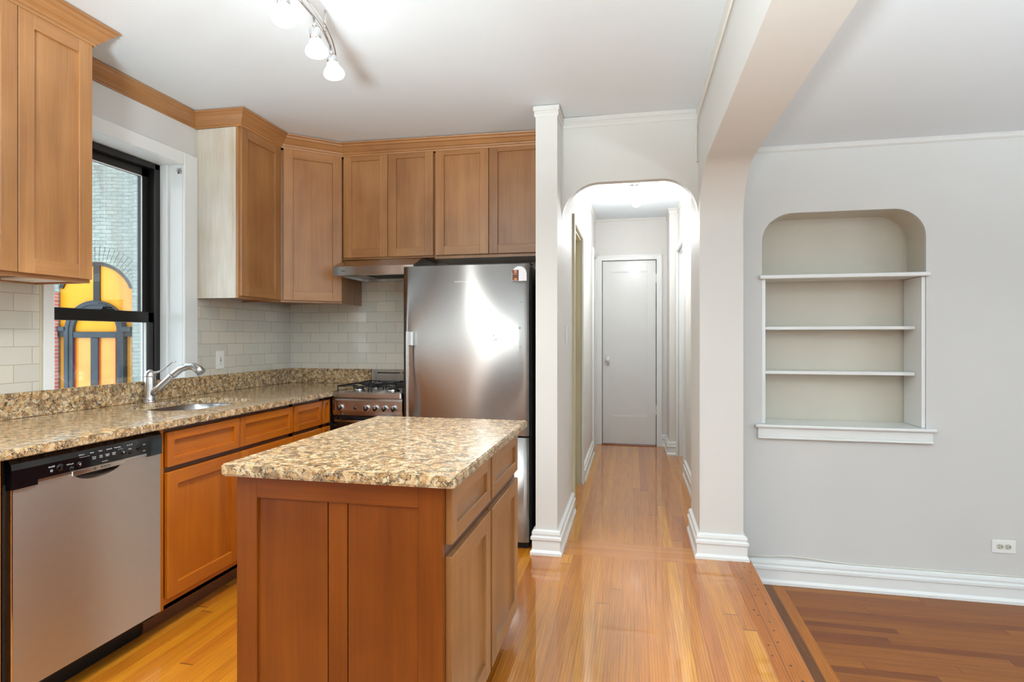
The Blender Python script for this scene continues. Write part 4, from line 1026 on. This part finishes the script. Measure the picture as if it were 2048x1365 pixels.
# ------------------------------------------------------------ niche shelves and sill
def shelf(label, x0, x1, yf, z, ears=False):
    m = MB(); m.box(x0, x1, yf, 3.925, z - .012, z + .008, TRIM, .003, 2)
    if ears: m.box(NX0 - .016, NX1 + .014, 3.672, 3.699, z - .014, z + .010, TRIM, .006, 2); m.box(x0, x1, 3.69, yf + .004, z - .012, z + .008, TRIM)
    return tag(m.build('niche_shelf', loc=((x0 + x1) / 2, 3.83, z - .012)), label, 'shelf')
shelf('top shelf of the wall niche, with projecting rounded front edge', NX0 + .003, NX1 - .003, 3.70, 1.652, True)
shelf('white shelf in the middle of the arched wall niche', NX0 + .022, NX1 - .022, 3.775, 1.345)
shelf('lowest white shelf of the wall niche, above the sill', NX0 + .022, NX1 - .022, 3.775, 1.072)
t = thing('niche_sill', 'white moulded sill and apron at the foot of the wall niche', 'sill', (1.21, 3.72, .74))
m = MB(); m.box(NX0 - .042, NX1 + .040, 3.655, 3.699, .745, .763, TRIM, .006, 2); m.box(NX0 + .002, NX1 - .002, 3.69, 3.925, .746, .763, TRIM); m.build('ledge', t)
m = MB(); m.box(NX0 - .026, NX1 + .026, 3.676, 3.699, .690, .745, TRIM, .002); m.box(NX0 - .028, NX1 + .028, 3.671, 3.699, .676, .690, TRIM, .005, 2); m.build('apron', t)
m = MB()
for x0, x1 in ((NX0 + .001, NX0 + .021), (NX1 - .021, NX1 - .001)):
    m.box(x0, x1, 3.705, 3.925, .764, 1.638, TRIM, .001)
lin_ = struct(m, 'trim_11')

# cables
m = MB(); m.tube([(.70, 3.694, -.048), (.78, 3.694, -.040), (.858, 3.694, -.034), (.93, 3.694, -.031), (1.007, 3.694, -.034), (1.119, 3.694, -.042), (1.256, 3.694, -.050), (1.48, 3.694, -.050), (1.74, 3.694, -.050), (2.12, 3.694, -.050), (4.2, 3.694, -.050)], .0028, CREAMWIRE, 8)
tag(m.build('wall_cable', loc=(1.5, 3.694, -.05)), 'thin white cable running along the top of the right room baseboard', 'cable')
m = MB(); m.tube([(.372, -2.3, 2.57), (.372, 3.35, 2.57), (.372, 3.50, 2.566), (.372, 3.535, 2.54), (.372, 3.545, 2.50), (.372, 3.545, 2.345), (.372, 3.535, 2.330), (.376, 3.525, 2.338)], .005, CREAMWIRE, 10)
tag(m.build('ceiling_cable', loc=(.372, 1.5, 2.57)), 'cream painted cable along the beam top dropping down beside the hall arch', 'cable')

# ------------------------------------------------------------ track light
def bulb_head(par, top, cen, tilt, power, r=.044):
    """socket from joint down to bulb"""
    T_ = Vector(top); C_ = Vector(cen); d = (C_ - T_).normalized()
    L_ = (C_ - T_).length
    m = MB(); m.lathe([(.006, 0), (.006, .02), (.009, .022), (.009, .035), (.005, .037), (.005, .05)], T_, d, CHROME, 16)
    m.lathe([(.013, .040), (.023, .050), (.023, L_ - .038), (.020, L_ - .036)], T_, d, CHROME, 24); hd = m.build('lamp_head', par)
    m = MB(); m.lathe([(.0235, L_ - .038), (.025, L_ - .030), (.030, L_ - .020), (.037, L_ - .010), (r - .001, L_ - .001), (r, L_ + .003), (r - .0015, L_ + .004), (r + .001, L_ + .007), (r + .001, L_ + .014), (r * .93, L_ + .020), (r * .6, L_ + .026), (0, L_ + .028)], T_, d, BULB, 28); m.build('bulb', hd)
    l = bpy.data.lights.new('bulb_light', 'SPOT'); l.energy = power; l.color = (1.0, .98, .95); l.shadow_soft_size = .04
    l.spot_size = R(150); l.spot_blend = 1.0
    o = bpy.data.objects.new('bulb_light', l); COL.objects.link(o); o.location = C_ + d * .05
    o.rotation_euler = d.to_track_quat('-Z', 'Y').to_euler()
    l = bpy.data.lights.new('bulb_glow', 'POINT'); l.energy = power * .016; l.color = (.86, .96, 1.0); l.shadow_soft_size = .05
    o = bpy.data.objects.new('bulb_glow', l); COL.objects.link(o); o.location = C_ + d * .10
t = thing('track_light', 'chrome ceiling track light on a curved rail with glowing spot bulbs', 'ceiling light', (-1.25, 1.9, 2.6))
rp = [(-1.02, 1.15), (-1.10, 1.30), (-1.17, 1.45), (-1.222, 1.62), (-1.245, 1.80), (-1.246, 1.969), (-1.255, 2.08), (-1.275, 2.19), (-1.308, 2.299), (-1.340, 2.38), (-1.368, 2.44)]
m = MB(); m.tube([(x, y, 2.58) for x, y in rp], .0055, CHROME, 12); m.tube([(x + .012, y - .004, 2.600) for x, y in rp], .003, CHROME, 8); m.build('rail', t)
for i in (1, 7):
    m = MB(); m.tube([(rp[i][0] + .006, rp[i][1], 2.58), (rp[i][0] + .006, rp[i][1], 2.668)], .004, CHROME, 8); m.build('standoff', t)
m = MB()
m.lathe([(.06, 0), (.06, .015), (.02, .03), (.01, .09)], (rp[3][0], rp[3][1], 2.672), (0, 0, -1), CHROME, 28); m.build('ceiling_mount', t)
TP = 26
for jt, ce in (((-1.24, 1.85, 2.575), (-1.228, 1.838, 2.445)), ((-1.255, 2.08, 2.575), (-1.245, 2.085, 2.447)), ((-1.308, 2.299, 2.575), (-1.290, 2.30, 2.460)), ((-1.13, 1.36, 2.575), (-1.11, 1.36, 2.44))):
    bulb_head(t, jt, ce, 0, TP)
# hall light
t = thing('hall_spotlight', 'small white three-bulb spotlight on the hall ceiling', 'ceiling light', (.015, 5.36, 2.7))
m = MB(); m.lathe([(.055, 0), (.055, .012), (.02, .02)], (.015, 5.36, 2.70), (0, 0, -1), CHROME, 24); m.tube([(.015, 5.36, 2.685), (.015, 5.36, 2.60)], .007, WPLAST, 10); m.tube([(.015, 5.36, 2.61), (.03, 5.3, 2.56)], .005, WPLAST, 8); m.build('mount', t)
for a, b in (((.02, 5.34, 2.66), (.075, 5.30, 2.61)), ((.015, 5.36, 2.62), (-.01, 5.27, 2.575)), ((.03, 5.33, 2.60), (.035, 5.28, 2.50))):
    A_ = Vector(a); B_ = Vector(b); d = (B_ - A_).normalized(); L_ = (B_ - A_).length
    m = MB(); m.lathe([(.014, 0), (.018, .01), (.024, L_ * .6), (.036, L_), (.038, L_ + .012), (.030, L_ + .02), (0, L_ + .022)], A_, d, BULB, 24); m.build('bulb', t)
    l = bpy.data.lights.new('hall_bulb_light', 'POINT'); l.energy = 6.8; l.color = (.96, .98, 1.0); l.shadow_soft_size = .05
    o = bpy.data.objects.new('hall_bulb_light', l); COL.objects.link(o); o.location = B_ + Vector((0, .12, -.28))

# invented uplighters out of frame, added to wash the ceilings with fill
for label, loc, pw in (('added fill uplighter behind the camera in the kitchen', (-.6, -.8, 0), 450), ('added fill uplighter in the right hand room', (3.1, -.2, -.2), 280)):
    t = thing('fill_uplighter', label, 'fill light', loc); x, y, z = loc
    m = MB(); m.lathe([(.14, 0), (.14, .02), (.02, .04), (.014, .06)], loc, (0, 0, 1), CHROME, 28); m.build('base', t)
    m = MB(); m.tube([(x, y, z + .05), (x, y, z + .98)], .012, CHROME, 12); m.build('pole', t)
    m = MB(); m.lathe([(.02, .96), (.10, 1.00), (.17, 1.08), (.175, 1.085), (.165, 1.08), (.09, 1.01), (0, .985)], loc, (0, 0, 1), BLACKM, 32); m.build('lamp_shade', t)
    l = bpy.data.lights.new('fill_uplight', 'SPOT'); l.energy = pw; l.color = (.80, .94, 1.0); l.shadow_soft_size = .22; l.spot_size = R(160); l.spot_blend = .3
    o = bpy.data.objects.new('fill_uplight', l); COL.objects.link(o); o.location = (x, y, z + 1.15); o.rotation_euler = (math.pi, 0, 0)

# repeats of one kind share a group
for cat, nm, grp in (('cabinet', 'upper_cabinet', 'stained wood upper cabinets'), ('cabinet', 'base_cabinet', 'golden wood base cabinets along the left counter'), ('shelf', 'niche_shelf', 'shelves in the wall niche'), ('moulding', 'crown_moulding', 'stained wood crown mouldings'), ('fill light', 'fill_uplighter', 'added fill uplighters')):
    for o in bpy.data.objects:
        if o.parent is None and o.name.split('.')[0] == nm: o['group'] = grp
